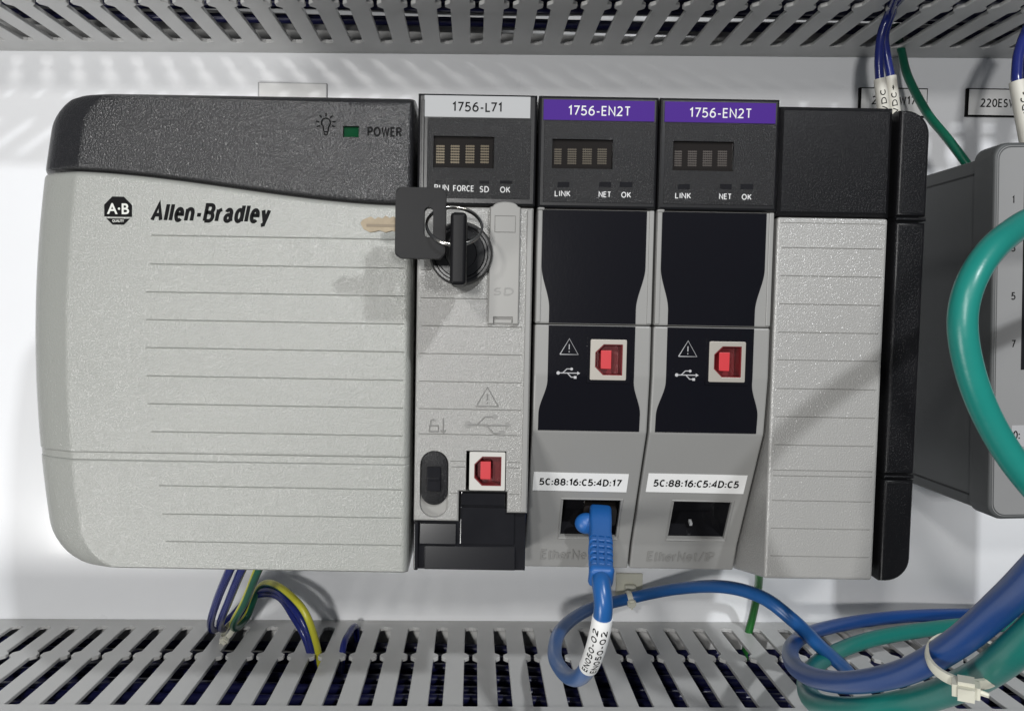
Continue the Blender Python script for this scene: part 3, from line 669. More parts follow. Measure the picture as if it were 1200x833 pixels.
def comm_module(label):
    r = thing('network_module', label, 'network module', (E0 + MP * 1.5, -82, 0), 'modules in the rack')
    vs_ = at(690, 380.5)[1]; vt_ = at(690, 245.5)[1]
    # upper cover (above the door seam)
    up = obj('upper_body', box(EU0, vs_ + .12, 24, EU1, vt_, F, bev=.5), 'grey_smooth_shaded', r)
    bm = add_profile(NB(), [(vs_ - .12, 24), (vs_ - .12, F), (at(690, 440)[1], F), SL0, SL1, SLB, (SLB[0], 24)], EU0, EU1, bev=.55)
    lowb = obj('lower_body', bm, 'grey_smooth_shaded', r)
    # network socket opening
    a, b = slope_at(660, 585), slope_at(722, 629)
    bm = NB()
    vv = []
    for lift in (-14, 4):
        vv.append([bm.verts.new(on_slope(u, v, lift)) for u, v in ((a[0], a[1]), (b[0], a[1]), (b[0], b[1]), (a[0], b[1]))])
    bm.faces.new(vv[0]); bm.faces.new(vv[1][::-1])
    for i in range(4): bm.faces.new((vv[0][i], vv[0][(i + 1) % 4], vv[1][(i + 1) % 4], vv[1][i]))
    cut(lowb, bm)
    bm = NB(); g = .12
    for u0_, v0_, u1_, v1_ in ((a[0] + g, a[1] - g, b[0] - g, b[1] + g),):
        ring0 = [on_slope(u, v, -1.0) for u, v in ((u0_, v0_), (u1_, v0_), (u1_, v1_), (u0_, v1_))]
        ring1 = [on_slope(u, v, -13.5) for u, v in ((u0_, v0_), (u1_, v0_), (u1_, v1_), (u0_, v1_))]
        A = [bm.verts.new(x) for x in ring0]; B = [bm.verts.new(x) for x in ring1]
        for i in range(4): bm.faces.new((A[i], A[(i + 1) % 4], B[(i + 1) % 4], B[i]))
        bm.faces.new(B)
    jack = obj('network_socket', bm, 'black_gloss', r)
    # gold spring contacts and a small pale block inside the socket
    for k in range(8):
        uc = a[0] + (b[0] - a[0]) * (.22 + .08 * k)
        bm = NB(); add_tube(bm, [on_slope(uc, a[1] - .8, -4.5), on_slope(uc, a[1] - 2.6, -8.5)], .16, 6)
        obj('contact', bm, 'gold_trace', jack)
    bm = NB(); uc = a[0] + (b[0] - a[0]) * .45
    pts = [(uc - .42, b[1] + 2.5), (uc + .42, b[1] + 2.5), (uc + .42, b[1] + 1.6), (uc - .42, b[1] + 1.6)]
    A = [bm.verts.new(on_slope(u, v, -4)) for u, v in pts]; B = [bm.verts.new(on_slope(u, v, -6)) for u, v in pts]
    for i in range(4): bm.faces.new((A[i], A[(i + 1) % 4], B[(i + 1) % 4], B[i]))
    bm.faces.new(A)
    obj('pale_block', bm, 'silver_strip', jack)
    # raised rim round the socket
    bm = NB()
    rim = [on_slope(u, v, .05) for u, v in ((a[0] - .5, a[1] + .4), (b[0] + .5, a[1] + .4), (b[0] + .5, b[1] - .6), (a[0] - .5, b[1] - .6))]
    add_tube(bm, rim, .28, 6, closed=True)
    obj('socket_rim', bm, 'grey_smooth_shaded', r)
    # dark hour-glass overlay: one piece above the seam, one below
    c_ = (EU0 + EU1) / 2 - .35
    wT, wM, wB = 15.2, 12.75, 15.1
    vN0, vN1 = at(690, 312)[1], at(690, 362)[1]
    nB0, nB1 = at(690, 446)[1], at(690, 486)[1]
    def half(v):
        if v > vN1: return wM + (wT - wM) * sm((v - vN1) / (vN0 - vN1))
        if v < nB0: return wM + (wB - wM) * sm((nB0 - v) / (nB0 - nB1))
        return wM
    def overlay(v_hi, v_lo, dfn, name):
        bm = NB(); n = 40; rows = []
        for i in range(n + 1):
            v = v_hi + (v_lo - v_hi) * i / n; h_ = half(v)
            rows.append([bm.verts.new(P(c_ - h_, v, dfn(v) - .3)), bm.verts.new(P(c_ - h_ + .12, v, dfn(v) + .16)), bm.verts.new(P(c_ + h_ - .12, v, dfn(v) + .16)), bm.verts.new(P(c_ + h_, v, dfn(v) - .3))])
        for A, B in zip(rows, rows[1:]):
            for k in range(3): bm.faces.new((A[k], A[k + 1], B[k + 1], B[k]))
        bm.faces.new(rows[0]); bm.faces.new(rows[-1][::-1])
        for A, B in zip(rows, rows[1:]): bm.faces.new((A[3], A[0], B[0], B[3]))
        return obj(name, bm, 'dark_overlay', r)
    v440 = at(690, 440)[1]
    dlow = lambda v: F if v > v440 else F + (SL0[1] - F) * (v440 - v) / (v440 - SL0[0])
    overlay(vt_ - .3, vs_ + .35, lambda v: F, 'upper_overlay')
    ov = overlay(vs_ - .35, SL0[0] + .25, dlow, 'lower_overlay')
    # rails up the flanks
    for ua_ in (EU0 + .15, EU1 - 1.5):
        obj('side_rail', box(ua_, vs_ + .5, F - 1, ua_ + 1.35, vt_ - .1, F + .35, bev=.25), 'grey_smooth_shaded', r)
    obj('latch_tab', box(EU0 - .1, vt_ - .6, F - 3, EU0 + 2.1, vt_ + 2.4, F + .7, bev=.5), 'grey_smooth_shaded', r)
    # usb socket, icons
    q = rect(690, 396.5, 735, 446.5, F)
    cut(lowb, box(q[0] + .2, q[1] + .2, F - 12, q[2] - .2, q[3] - .2, F + 3)); cut(ov, box(q[0] + .2, q[1] + .2, F - 12, q[2] - .2, q[3] - .2, F + 3))
    obj('socket_frame', prism(rrect(q[0] - .5, q[1] - .5, q[2] + .9, q[3] + .6, .3, 2), F - .2, F + .32, holes=[rrect(q[0] + .3, q[1] + .3, q[2] - .3, q[3] - .3, .2, 2)]), 'dark_overlay', r)
    usb_port(q[0] + .32, q[1] + .32, q[2] - .32, q[3] - .32, F + .75, r, 'usb_metal')
    obj('socket_back', box(q[0] + .25, q[1] + .25, F - 12, q[2] - .25, q[3] - .25, F - 10), 'black_matte', r)
    u_, v_ = at(667, 407); icon_warning(u_, v_, 4.6, F + .14, 'ink_silver', r, r=.15)
    u_, v_ = at(666, 437); icon_usb(u_, v_, 6.0, F + .14, 'ink_silver', r, r=.17)
    # display head
    hu0_, hu1_ = E0 + MP + .1, E0 + 2 * MP - .25
    hd_ = F + 1.2
    head_ = obj('display_head', prism([(hu0_, vt_ + .1), (hu1_, vt_ + .1), (hu1_, VT), (hu0_, VT)], 24, hd_, bev=.8), 'dark_smooth', r)
    fq = rect(637, 142.5, 767, 238, hd_)
    fp = obj('face_panel', box(fq[0], fq[1], hd_ - .5, fq[2], fq[3], hd_ + .12, bev=.1), 'dark_face', r)
    sq = rect(637, 118, 767, 142, hd_)
    obj('label_strip', box(sq[0], sq[1] + .05, hd_ - .3, sq[2], sq[3], hd_ + .18), 'purple_strip', r)
    print_at('1756-EN2T', 666, 124.5, 739, 136, hd_ + .22, 'ink_white', r, sw=.13)
    wq = rect(647, 163.5, 718, 198, hd_)
    cut(fp, box(wq[0], wq[1], hd_ - 2, wq[2], wq[3], hd_ + 2)); cut(head_, box(wq[0], wq[1], hd_ - 1.4, wq[2], wq[3], hd_ + 2))
    dw = obj('display_window', box(wq[0] + .05, wq[1] + .05, hd_ - 1.6, wq[2] - .05, wq[3] - .05, hd_ - .9), 'smoked_window', r)
    for a_, b_ in ((649.5, 658), (665, 675.5), (682.5, 693.5), (700, 711)):
        q = rect(a_, 174, b_, 193, hd_ - .9); matrix(q[0], q[1], q[2], q[3], hd_ - .9, dw)
    for a_, b_ in ((653, 667), (702, 716), (726, 741)):
        q = rect(a_, 213.5, b_, 219.5, hd_); obj('status_lamp', box(q[0], q[1], hd_, q[2], q[3], hd_ + .2, bev=.05), 'black_gloss', r)
    for t, a_, b_, y in (('LINK', 650, 668.5, 227), ('NET', 701.5, 716, 228), ('OK', 728, 739.5, 228.5)):
        print_at(t, a_, y - 3.4, b_, y + 3.4, hd_ + .16, 'ink_white', r, bold=0.01)
    # moulded EtherNet/IP on the foot
    bm_u0, bm_u1 = at(634, 649, 117)[0], at(712, 649, 117)[0]
    vE = at(672, 650, 117)[1]
    tt = lambda u, v: P(u, v, SL1[1] + (SLB[1] - SL1[1]) * (v - SL1[0]) / (SLB[0] - SL1[0]) + .05)
    lettering('EtherNet/IP', (bm_u0 + bm_u1) / 2, vE, bm_u1 - bm_u0, 3.5, tt, 'moulded_shaded', r, thick=.3, sw=.14)
    return r
def mac_label(r, words, shift, box4, tilt):
    a, b = slope_at(box4[0] - 0, box4[1]), slope_at(box4[2], box4[3])
    cu_, cv_ = (a[0] + b[0]) / 2, (a[1] + b[1]) / 2; hw_, hh = (b[0] - a[0]) / 2, (a[1] - b[1]) / 2
    ct, st = math.cos(tilt), math.sin(tilt)
    def fn(lift): return lambda u, v: on_slope(cu_ + (u * ct - v * st) + shift, cv_ + (u * st + v * ct), lift)
    bm = NB(); f0, f1 = fn(.02), fn(.16)
    pts = [(-hw_, -hh), (hw_, -hh), (hw_, hh), (-hw_, hh)]
    A = [bm.verts.new(f0(*p)) for p in pts]; B = [bm.verts.new(f1(*p)) for p in pts]
    bm.faces.new(A[::-1]); bm.faces.new(B)
    for i in range(4): bm.faces.new((A[i], A[(i + 1) % 4], B[(i + 1) % 4], B[i]))
    s = obj('address_label', bm, 'paper_tape', r)
    lettering(words, 0, 0, hw_ * 1.74, hh * .78, fn(.20), 'ink_black', s, sw=.19)
def copy_tree(o, parent=None):
    c = o.copy(); col.objects.link(c); c.parent = parent
    BASE[c.name] = BASE.get(o.name, Vector())
    for ch in list(o.children): copy_tree(ch, c)
    return c
net1 = comm_module('grey network module with purple strip and the blue cable plugged in')
net2 = copy_tree(net1); net2.location.x += MP * MM; BASE[net2.name] = net2.location.copy()
net2['label'] = 'grey network module with purple strip and an empty network socket'
for c in net2.children: BASE[c.name] = net2.location.copy()
for c in net1.children:
    if c.name.startswith('display_window'):
        for g in c.children: g.data.materials[0] = MATS['mid_trace']
for c in net2.children:
    if c.name.startswith('display_window'):
        for g in c.children: g.data = g.data.copy(); g.data.materials[0] = MATS['dull_trace']
mac_label(net1, '5C:88:16:C5:4D:17', 0, (625.5, 553, 734, 576), -0.006)
mac_label(net2, '5C:88:16:C5:4D:C5', 0, (760, 554.5, 871, 578), -0.004)
# ------------------------------------------------------------------ filler module
BU0, BU1 = E0 + 3 * MP + .45, 119.6
blank = thing('filler_module', 'blank slot filler with ribbed grey front and plain black top', 'filler module', (103, VB, 0), 'modules in the rack')
vbk = at(975, 254)[1]
bm = add_profile(NB(), [(vbk - .35, 24), (vbk - .35, F), (-76.8, F), (-83.0, 112), (-83.0, 24)], BU0 + .2, BU1 - .1, bev=.7)
obj('lower_body', bm, 'grey_filler', blank)
obj('upper_body', prism([(BU0 - .4, vbk), (BU1 + .3, vbk), (BU1 + .3, VT - 1.5), (BU0 - .4, VT - 1.5)], 24, F + .2, bev=1.3, seg=1), 'dark_cap', blank)
for y in (291, 324, 357, 390, 422.5, 456, 489, 522, 551.5, 558, 587, 619.5, 652):
    rib(BU0 + 1.4, BU1 - 1.2, at(975, y)[1], F, blank, hw=.3, ht=.26)
rib(BU0 + 1.0, BU1 - 1.0, at(975, 262)[1], F, blank, hw=.25, ht=.2)
# ------------------------------------------------------------------ keys and ring
KD = 166.0
def key_blade(bm, u0, v0, length, d):
    pass
kin = thing('key', 'black plastic key standing edge-on in the key switch', 'key', (ku, kv, F + 5), 'keys on the ring')
q = rect(527.5, 249, 546.5, 334, KD + 2)
obj('head', box(q[0], q[1], F + 7, q[2], q[3], KD + 3, bev=1.0, seg=3), 'black_key', kin, smooth=40, wn=True)
obj('shank', box(ku - 1.0, kv - 3, F + 4.7, ku + 1.0, kv + 3, F + 7.2), 'steel_ring', kin)
khang = thing('key', 'black plastic headed key dangling from the ring in front of the power supply', 'key', at3(492, 303, KD - 4), 'keys on the ring')
q = rect(463, 219.5, 522.5, 303, KD - 2)
hole = rect(497, 243, 507.5, 278, KD - 2)
obj('head', prism(rrect(q[0], q[1], q[2], q[3], 1.8, 5), KD - 5, KD - 2, bev=.6, holes=[rrect(hole[0], hole[1], hole[2], hole[3], 1.15, 5)]), 'black_key', khang, smooth=40, wn=True)
q2 = rect(423, 252, 470, 273, KD - 4)
bl = [(q2[2], q2[1]), (q2[2], q2[3] - .3)]
n = 9
for i in range(n + 1):
    t = i / n; bl.append((q2[2] - (q2[2] - q2[0] - 1.8) * t, q2[3] - .2 - (0.65 if i % 2 else 0.0) - .5 * random.random()))
bl += [(q2[0] + .5, q2[3] - 1.5), (q2[0], (q2[1] + q2[3]) / 2), (q2[0] + .8, q2[1] + .8), (q2[0] + 2.5, q2[1])]
for i in range(4): bl += [(q2[0] + 3.4 + 1.6 * i, q2[1] + .5 * (i % 2) + .2 * random.random())]
bld = obj('blade', prism(bl, KD - 4.4, KD - 2.9, bev=.15), 'brass_blade', khang)
vm = (q2[1] + q2[3]) / 2
obj('blade_groove', box(q2[0] + 1.6, vm - .9, KD - 3.0, q2[2], vm - .2, KD - 2.82, bev=.06), 'groove_brown', bld)
# ring: passes through the slot of the dangling key and round the upright key's head
ru, rv = at(532.5, 264.5, KD - 3.5); a1 = at(502, 262, KD - 3.5)
RR = 7.3
nrm = Vector((0.06, -0.74, 0.66)).normalized()
ex_ = Vector((1, 0.0, 0.0)); ex_ = (ex_ - nrm * ex_.dot(nrm)).normalized(); ey_ = nrm.cross(ex_)
c0 = P(ru, rv, KD - 3.5)
bm = NB()
turns, npt = 2, 96
pts = []
for i in range(npt + 1):
    a = 2 * math.pi * turns * i / npt
    pts.append(c0 + (ex_ * math.cos(a) + ey_ * math.sin(a)) * RR * MM + nrm * (0.62 * (i / npt - .5)) * 1.3 * MM)
ringo = obj('key_ring', add_tube(bm, pts, .36, 8), 'steel_ring', smooth=60)
set_base(ringo, (ru, rv - RR, KD)); tag(ringo, 'small steel split ring joining the two black keys', 'key ring')
# ------------------------------------------------------------------ cables and wires
def cable(name, label, cat, pts, r, m, group=None, n=10, seg=18):
    o = obj(name, add_tube(NB(), path(pts, n), r, seg), m, smooth=60)
    p = P(*at3(*pts[0])); o.data.transform(Matrix.Translation(-p)); o.location = p
    return tag(o, label, cat, group)
# patch cable: plug boot + cord + printed sleeve
pa, pb = slope_at(688, 590), slope_at(713, 622)
pc = on_slope((pa[0] + pb[0]) / 2 + .6, (pa[1] + pb[1]) / 2, 0)          # where the plug enters the socket
boot_tip = P(*at3(704.5, 679, 149))
LB = (boot_tip - pc).length / MM / 32.2
ax = (boot_tip - pc).normalized()                                        # out of the socket
sx = Vector((1, 0, 0)); sx = (sx - ax * sx.dot(ax)).normalized(); sy = sx.cross(ax)
if sy.z < 0: sy = -sy
patch = thing('patch_cable', 'bright blue network patch cable looping from the module socket', 'network cable', (at(705, 690, 150)[0], at(705, 690, 150)[1], 118))
def plug_pt(a, b, l): return pc + (sx * a + sy * b + ax * l * LB) * MM
def plug_box(bm, secs):
    rings = [[bm.verts.new(plug_pt(a, b, l)) for a, b in rrect(-w_, -h_, w_, h_, min(w_, h_) * .35, 3)] for l, w_, h_ in secs]
    for A, B in zip(rings, rings[1:]):
        k = len(A)
        for i in range(k): bm.faces.new((A[i], A[(i + 1) % k], B[(i + 1) % k], B[i]))
    bm.faces.new(rings[0][::-1]); bm.faces.new(rings[-1]); return bm
bm = plug_box(NB(), [(-9, 5.2, 3.6), (-1, 5.2, 3.6)])
obj('plug', bm, 'smoked_window', patch)
bm = plug_box(NB(), [(-1.2, 3.3, 4.2), (0, 3.4, 4.4), (6, 3.4, 4.0), (11, 3.2, 3.6), (14, 3.4, 3.5), (15, 3.5, 3.5)])
obj('boot', bm, 'boot_blue', patch, smooth=40)
secs = []
bm = plug_box(NB(), [(14, 2.5, 2.5), (30, 2.6, 2.6)])
obj('strain_relief_core', bm, 'boot_blue', patch, smooth=40)
for k in range(5):
    l0 = 15.4 + k * 2.9
    rl = obj('relief_ring', plug_box(NB(), [(l0, 3.3 - .05 * k, 3.3 - .05 * k), (l0 + .25, 3.5 - .05 * k, 3.5 - .05 * k), (l0 + 1.65, 3.5 - .05 * k, 3.5 - .05 * k), (l0 + 1.9, 3.3 - .05 * k, 3.3 - .05 * k)]), 'boot_blue', patch, smooth=40)
for a_ in (-1, 1):
    bm = NB(); add_tube(bm, [plug_pt(a_ * 1.15, 3.0, 14), plug_pt(a_ * 1.15, 3.0, 29.5)], .55, 8); obj('relief_spine', bm, 'boot_blue', patch, smooth=50)
obj('boot_end', plug_box(NB(), [(29.2, 3.4, 3.4), (30.4, 3.6, 3.6), (31.6, 3.3, 3.3), (32.2, 2.8, 2.8)]), 'boot_blue', patch, smooth=50)
bm = NB()                                                  # latch hood bulging to the side
r_ = bmesh.ops.create_uvsphere(bm, u_segments=20, v_segments=12, radius=3.5 * MM)
bmesh.ops.scale(bm, vec=(1.05, .8, .95), verts=bm.verts)
bmesh.ops.translate(bm, vec=plug_pt(-4.2, -.4, 3.4), verts=bm.verts)
obj('latch_hood', bm, 'boot_blue', patch, smooth=60)
cpts = crom([plug_pt(0, 0, 29), plug_pt(0, 0, 34)] + [P(*at3(*p)) for p in ((707, 712, 153), (702, 745, 150), (691, 778, 140), (677, 794, 124), (661, 788, 103), (650, 766, 82), (658, 737, 58), (690, 714, 30), (737, 701, 13), (790, 690, 26), (845, 687, 50), (892, 699, 68), (930, 727, 76), (962, 758, 74), (990, 783, 62), (1004, 800, 50))], 12)
obj('cord', add_tube(NB(), cpts, 2.65, 18), 'cable_blue', patch, smooth=60)
# sleeve on the cord between two of the points above
iA, iB = 12 * 3 - 8, 12 * 4 + 2
seg_ = cpts[iA:iB]
_l = [0.0]
for a_, b_ in zip(seg_, seg_[1:]): _l.append(_l[-1] + (b_ - a_).length)
def _at(t):
    for k in range(len(_l) - 1):
        if _l[k + 1] >= t: return seg_[k].lerp(seg_[k + 1], (t - _l[k]) / (_l[k + 1] - _l[k]))
    return seg_[-1]
seg_ = [_at(_l[-1] * i_ / 24) for i_ in range(25)]
slv = obj('printed_sleeve', add_tube(NB(), seg_, 2.95, 20), 'label_white', patch, smooth=60)
A_, B_ = seg_[-1], seg_[0]
axis = (B_ - A_).normalized(); mid = (A_ + B_) / 2
toc = (cam.location - mid); toc = (toc - axis * toc.dot(axis)).normalized(); side = toc.cross(axis)
if side.x < 0: side = -side
L_ = (B_ - A_).length / MM
def sleeve_fn(th0):
    def fn(s, h):
        t = max(0, min(1, .5 + s / L_)) * (len(seg_) - 1); k = int(min(t, len(seg_) - 1.001)); fr = t - k
        c = seg_[::-1][k].lerp(seg_[::-1][k + 1], fr)
        th = th0 - h / 3.0
        return c + (side * math.sin(th) + toc * math.cos(th)) * 3.03 * MM
    return fn
for th0 in (-.38, .52):
    lettering('EN050-02', 0, 0, L_ * .86, 1.9, sleeve_fn(th0), 'ink_black', slv, sw=.19, sub=6)
# second blue cable and teal cable looping at the lower edge
CG = 'cables looping beside the lower duct'
cable('network_cable', 'thick dark blue cable looping over the lower duct', 'network cable',
      [(1290, 600, 262), (1235, 650, 256), (1180, 703, 238), (1120, 754, 220), (1060, 787, 200), (1000, 799, 178), (955, 794, 150), (930, 778, 118), (928, 757, 84), (950, 741, 56), (1000, 729, 34), (1060, 722, 22), (1130, 720, 14), (1220, 722, 12)], 2.8, 'cable_navy', CG)
cable('network_cable', 'fat teal cable looping under the dark blue one over the lower duct', 'network cable',
      [(1300, 665, 254), (1250, 705, 246), (1195, 757, 234), (1140, 796, 214), (1075, 820, 192), (1010, 831, 176), (962, 826, 152), (946, 808, 120), (950, 786, 88), (975, 766, 62), (1020, 749, 46), (1080, 738, 36), (1140, 732, 30), (1230, 732, 26)], 3.15, 'cable_teal', CG)
cable('network_cable', 'teal cable arching in front of the grey switch', 'network cable',
      [(1330, 300, 120), (1290, 262, 160), (1230, 252, 190), (1180, 276, 202), (1144, 318, 207), (1128, 372, 208), (1137, 436, 207), (1163, 500, 206), (1203, 560, 206), (1260, 620, 205), (1330, 680, 205)], 2.85, 'cable_teal')
# nylon ties
def tie(label, c, rad, axis_, head_dir, hs, wd, base_label=None, flat_=1.0):
    """strap: ring of radius rad about c with the given axis; head: a small bevelled block"""
    r = thing('cable_tie', label, 'cable tie', c)
    cc = P(*c); ax_ = axis_.normalized(); hd_ = (head_dir - ax_ * head_dir.dot(ax_)).normalized(); t3 = ax_.cross(hd_)
    bm = NB(); n = 40; rings = []
    for i in range(n):
        a = 2 * math.pi * i / n; dr = hd_ * math.cos(a) * rad * flat_ + t3 * math.sin(a) * rad
        o_ = dr.normalized()
        rings.append([bm.verts.new(cc + (dr + o_ * q_ + ax_ * z_) * MM) for q_, z_ in ((0, -wd / 2), (0.55, -wd / 2), (0.8, 0), (.55, wd / 2), (0, wd / 2))])
    for i in range(n):
        A, B = rings[i], rings[(i + 1) % n]
        for k in range(5): bm.faces.new((A[k], A[(k + 1) % 5], B[(k + 1) % 5], B[k]))
    obj('strap', bm, 'nylon_tie', r, smooth=50)
    bm = NB(); bmesh.ops.create_cube(bm, size=1)
    bmesh.ops.scale(bm, vec=Vector((hs * 1.0, hs * 1.05, hs * .8)) * MM, verts=bm.verts)
    bmesh.ops.bevel(bm, geom=list(bm.edges), offset=hs * .2 * MM, segments=2, affect='EDGES')
    Mx = Matrix((t3, ax_, hd_)).transposed().to_4x4(); Mx.translation = cc + hd_ * (rad * flat_ + hs * .35) * MM
    bmesh.ops.transform(bm, matrix=Mx, verts=bm.verts)
    h_ = obj('head', bm, 'nylon_tie', r, smooth=30)
    bm = NB(); p0 = cc + hd_ * (rad * flat_ + hs * .3) * MM
    add_tube(bm, [p0 + t3 * hs * .2 * MM, p0 + (t3 * hs * .8 + hd_ * hs * .2) * MM], [wd * .25, wd * .2], 6)
    obj('tail', bm, 'nylon_tie', r)
    return r
cA, cB = P(*at3(1120, 754, 222)), P(*at3(1060, 787, 200))
tc_ = (P(*at3(1117, 755, 220)) + P(*at3(1143, 790, 216))) / 2
tax = (P(*at3(1180, 703, 243)) - cB); tax.y *= .25
tie('white nylon tie binding the dark blue and teal cables', (tc_.x / MM, tc_.z / MM, -tc_.y / MM), 6.1, tax, P(*at3(1136, 786, 238)) - tc_, 4.6, 2.4)
mu, mv = at(738, 690, 3)
mount = thing('tie_mount', 'small cream adhesive tie mount on the panel below the modules', 'tie mount', (mu, mv - 5, 0))
obj('pad', box(mu - 6.3, mv - 5, 0.05, mu + 6.3, mv + 7, 2.0, bev=.5), 'nylon_tie', mount)
obj('bridge', box(mu - 2.6, mv - 4, 2.0, mu + 2.6, mv + 2.4, 5.6, bev=.8), 'nylon_tie', mount)
tp = at3(737, 701, 13)
tie('small nylon tie holding the bright blue cable to its mount', tp, 2.8, Vector((1, .1, .12)), Vector((0, -1, -.25)), 3.6, 2.3)
# wires under the power supply
WG = 'wires under the power supply'
def ps_wire(label, dx, dy, dd, m, stripe=None, slot=0.0):
    pts = [(292 + dx * 1.0, 640, 96), (278 + dx, 668, 92), (263 + dx, 704, 64), (254 + dx * .8, 730, 36), (259 + dx * .8, 737 + dy * .2, 20), (276 + dx * .6, 722 + dy * .2, 10), (298 + dx * .3, 697 + dy, 12 + dd), (325, 696 + dy, 24 + dd), (349 + slot, 722 + dy, 36 + dd), (364 + slot, 752 + dy * .4, 38 + dd * .3), (372 + slot, 790, 30)]
    o = obj('wire', add_tube(NB(), path(pts, 10), 1.62, 14, stripe=stripe), [m, 'wire_yellow'] if stripe else m, smooth=60)
    return tag(o, label, 'wire', WG)
ps_wire('blue wire bent at the tie, outermost of those below the power supply', -9, 2, -3, 'wire_blue', slot=-4)
ps_wire('blue wire bent at the tie, between its blue neighbour and the green one', 5, -3, 0, 'wire_blue', slot=0)
ps_wire('green and yellow striped wire arching into the lower duct', 24, -10, 3, 'wire_green', stripe=(1, 2, 3, 4, 5), slot=5)
bt = at3(268, 738, 24)
tie('whitish nylon tie at the bend of the wires below the power supply', bt, 3.0, Vector((.5, .3, -.6)), Vector((.3, -.6, -1)), 3.4, 2.2, flat_=1.4)
us_, vs2 = at(408, 745, 26)
o = obj('wire', add_tube(NB(), crom([P(us_ - 1.2, VB_DUCT - 14, 40), P(us_ - .9, VB_DUCT + .2, 34), P(us_, VB_DUCT + 2.4, 24), P(us_ + 1.2, VB_DUCT + .8, 12), P(us_ + 1.6, VB_DUCT - 12, 8)], 10), 1.5, 12), 'wire_blue', smooth=60)
tag(o, 'short hump of blue wire poking out of a lower duct slot', 'wire')
cable('wire', 'green wire dropping behind the modules into the lower duct', 'wire', [(892, 640, 60), (890, 668, 40), (888, 692, 24), (882, 722, 14), (877, 742, 12), (872, 775, 10)], 1.75, 'wire_leaf', None, 10, 14)
# wires from the upper duct
def sleeve_text(words, c0, c1, r, parent, th, wid):
    ax_ = (c0 - c1).normalized(); mid_ = (c0 + c1) / 2
    to_ = cam.location - mid_; to_ = (to_ - ax_ * to_.dot(ax_)).normalized(); sd_ = to_.cross(ax_)
    if sd_.x < 0: sd_ = -sd_
    fn = lambda s, h: mid_ + ax_ * s * MM + (sd_ * math.sin(th - h / r) + to_ * math.cos(th - h / r)) * (r + .05) * MM
    lettering(words, 0, 0, wid, 2.0, fn, 'ink_black', parent, sw=.18, sub=6)
def sleeved(label, wire_pts, sl0, sl1, words, r=1.7, rs=2.25, th=.25, group=None, wid=9.5):
    rt = thing('sleeved_wire', label, 'wire', at3(*sl1), group)
    obj('wire', add_tube(NB(), path(wire_pts, 10) + [P(*at3(*sl0)).lerp(P(*at3(*sl1)), f_) for f_ in (.1, .5, .95)], r, 14), 'wire_blue', rt, smooth=60)
    c0_, c1_ = P(*at3(*sl0)), P(*at3(*sl1))
    s_ = obj('marker_sleeve', add_tube(NB(), [c0_, c0_.lerp(c1_, .5), c1_], [rs, rs * 1.05, rs * 1.05], 16), 'sleeve_white', rt, smooth=60)
    sleeve_text(words, c0_, c1_, rs * 1.04, s_, th, wid)
    return rt
sleeved('blue wire with a white marker sleeve, further from the green wire', [(1052, -10, 70), (1043, 14, 54), (1033, 40, 50), (1030, 70, 50), (1030.6, 90, 50)], (1031, 93, 50), (1037.5, 146, 50), 'VDC', group='sleeved wires above the rack', wid=9.0)
sleeved('blue wire with a white marker sleeve ending in a plus, beside the green wire', [(1060, -8, 70), (1047, 12, 54), (1037, 40, 48), (1039, 66, 48), (1043, 87, 48)], (1043.5, 90, 48), (1049.5, 146, 48), 'VDC+', group='sleeved wires above the rack', wid=11.5)
cable('wire', 'dark green wire curving from the upper duct to behind the grey switch', 'wire', [(1050, 30, 8), (1056, 58, 12), (1064, 90, 20), (1086, 132, 36), (1110, 162, 46), (1134, 194, 52), (1150, 220, 54)], 1.75, 'wire_green', None, 10, 14)
sleeved('blue wire in a cream marker sleeve above the grey switch', [(1225, 0, 74), (1206, 30, 74), (1194, 62, 76), (1191, 92, 78)], (1192, 96, 78), (1206, 172, 80), '00VDC-', r=1.8, rs=2.7, th=.35, wid=15, group='sleeved wires above the rack')
o = cable('wire', 'second blue wire at the picture edge above the grey switch', 'wire', [(1232, 10, 74), (1216, 40, 72), (1206, 70, 72), (1206, 110, 74), (1216, 180, 76)], 1.8, 'wire_blue', None, 10, 14)
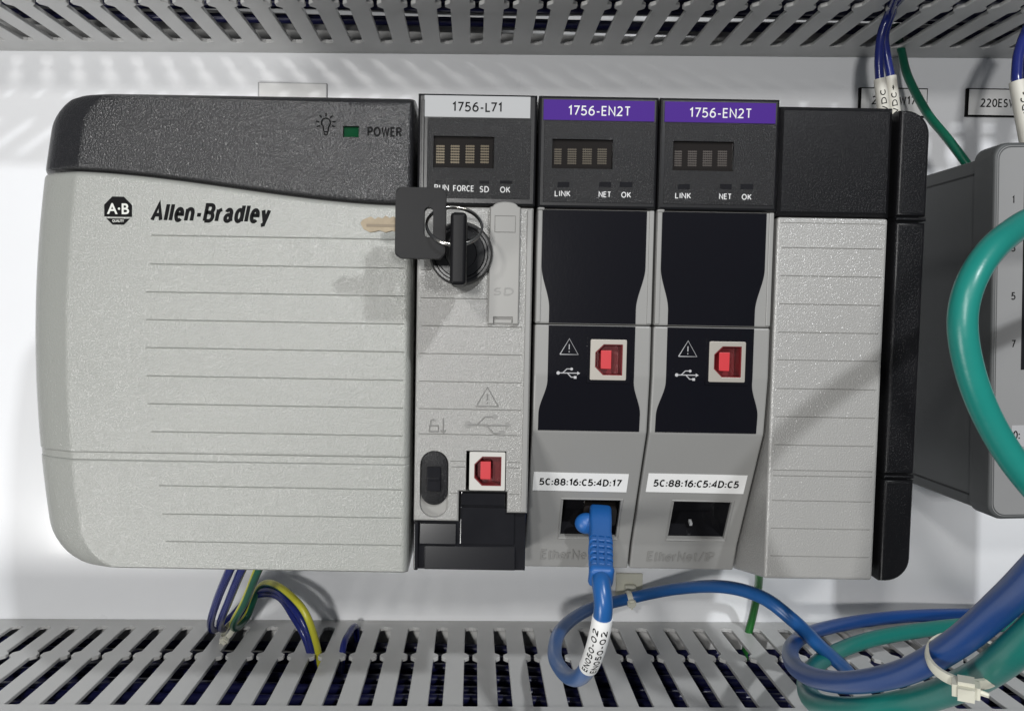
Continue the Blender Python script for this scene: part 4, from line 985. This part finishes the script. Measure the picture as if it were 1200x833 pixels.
# ------------------------------------------------------------------ grey switch beyond the rack
eth = thing('ethernet_switch', 'grey metal switch box with numbered ports beyond the end cap', 'network switch', (205, -70, 0))
SU, SD = 183.4, 95.0
obj('housing', box(SU, -66.5, 3, 240, 59.0, SD - 9, bev=.6), 'switch_side', eth)
for a_, b_ in ((53.6, 54.3), (-62.6, -61.9)):
    obj('side_groove', box(SU - .12, a_, 20, SU + .4, b_, SD - 12), 'black_matte', eth)
bm = prism(rrect(SU - .6, -68.6, 242, 62.9, 5.0, 6), SD - 11, SD, bev=1.2, seg=3)
bez = obj('front_bezel', bm, 'switch_side', eth, smooth=35, wn=True)
obj('front_plate', prism(rrect(SU + .5, -67.4, 241, 61.7, 4.4, 6), SD - .5, SD + .06), 'switch_front', bez)
bm = NB(); add_tube(bm, [P(u, v, SD - .05) for u, v in rrect(SU + .9, -67.0, 240.5, 61.3, 4.2, 6)], .25, 6, closed=True)
obj('bezel_groove', bm, 'switch_side', bez)
q = rect(1198, 205, 1230, 432, SD)
obj('port_panel', box(q[0] + 3.1, q[1], SD - 1, 236, q[3], SD + .3, bev=.1), 'black_gloss', bez)
for t, y in (('1', 232), ('3', 288.5), ('5', 345), ('7', 401)):
    u_, v_ = at(1187.5, y, SD)
    lettering(t, u_ + (v_ + 70) * math.tan(math.radians(2)), v_, .8 if t == '1' else 1.5, 2.7, flat(SD + .1), 'ink_black', bez, sw=.15)
q = rect(1189, 497, 1240, 522, SD)
st_ = obj('sticker', box(q[0], q[1], SD - .1, q[2], q[3], SD + .12), 'ink_silver', bez)
print_at('0:', 1191, 503, 1199, 513, SD + .17, 'ink_black', st_, bold=.01)

# wires lying inside the ducts, glimpsed through the slots
mat('wire_dark', (0.012, 0.013, 0.06), 0.3)
for nm, v0, sg, dm, cnt in (('lower', VB_DUCT, -1, 74, 26), ('upper', VT_DUCT, 1, 96, 22)):
    for k in range(cnt):
        b0 = v0 + sg * (9 + 4.2 * (k % 4) + random.uniform(0, 2)); d0 = 5 + (dm - 8) * (k // 4 + .5) / (cnt / 4)
        pts = [P(-300 + 75 * i, b0 + random.uniform(-1.2, 1.2), d0 + random.uniform(-2, 2)) for i in range(9)]
        o = obj('wire', add_tube(NB(), crom(pts, 4), 2.1, 8), 'wire_dark', smooth=60)
        set_base(o, (-300, b0, d0))
        tag(o, 'dark blue wire lying inside the %s duct, glimpsed through its slots' % nm, 'wire', 'wires inside the %s duct' % nm)

eth.rotation_euler = (0, -math.radians(2.0), 0)
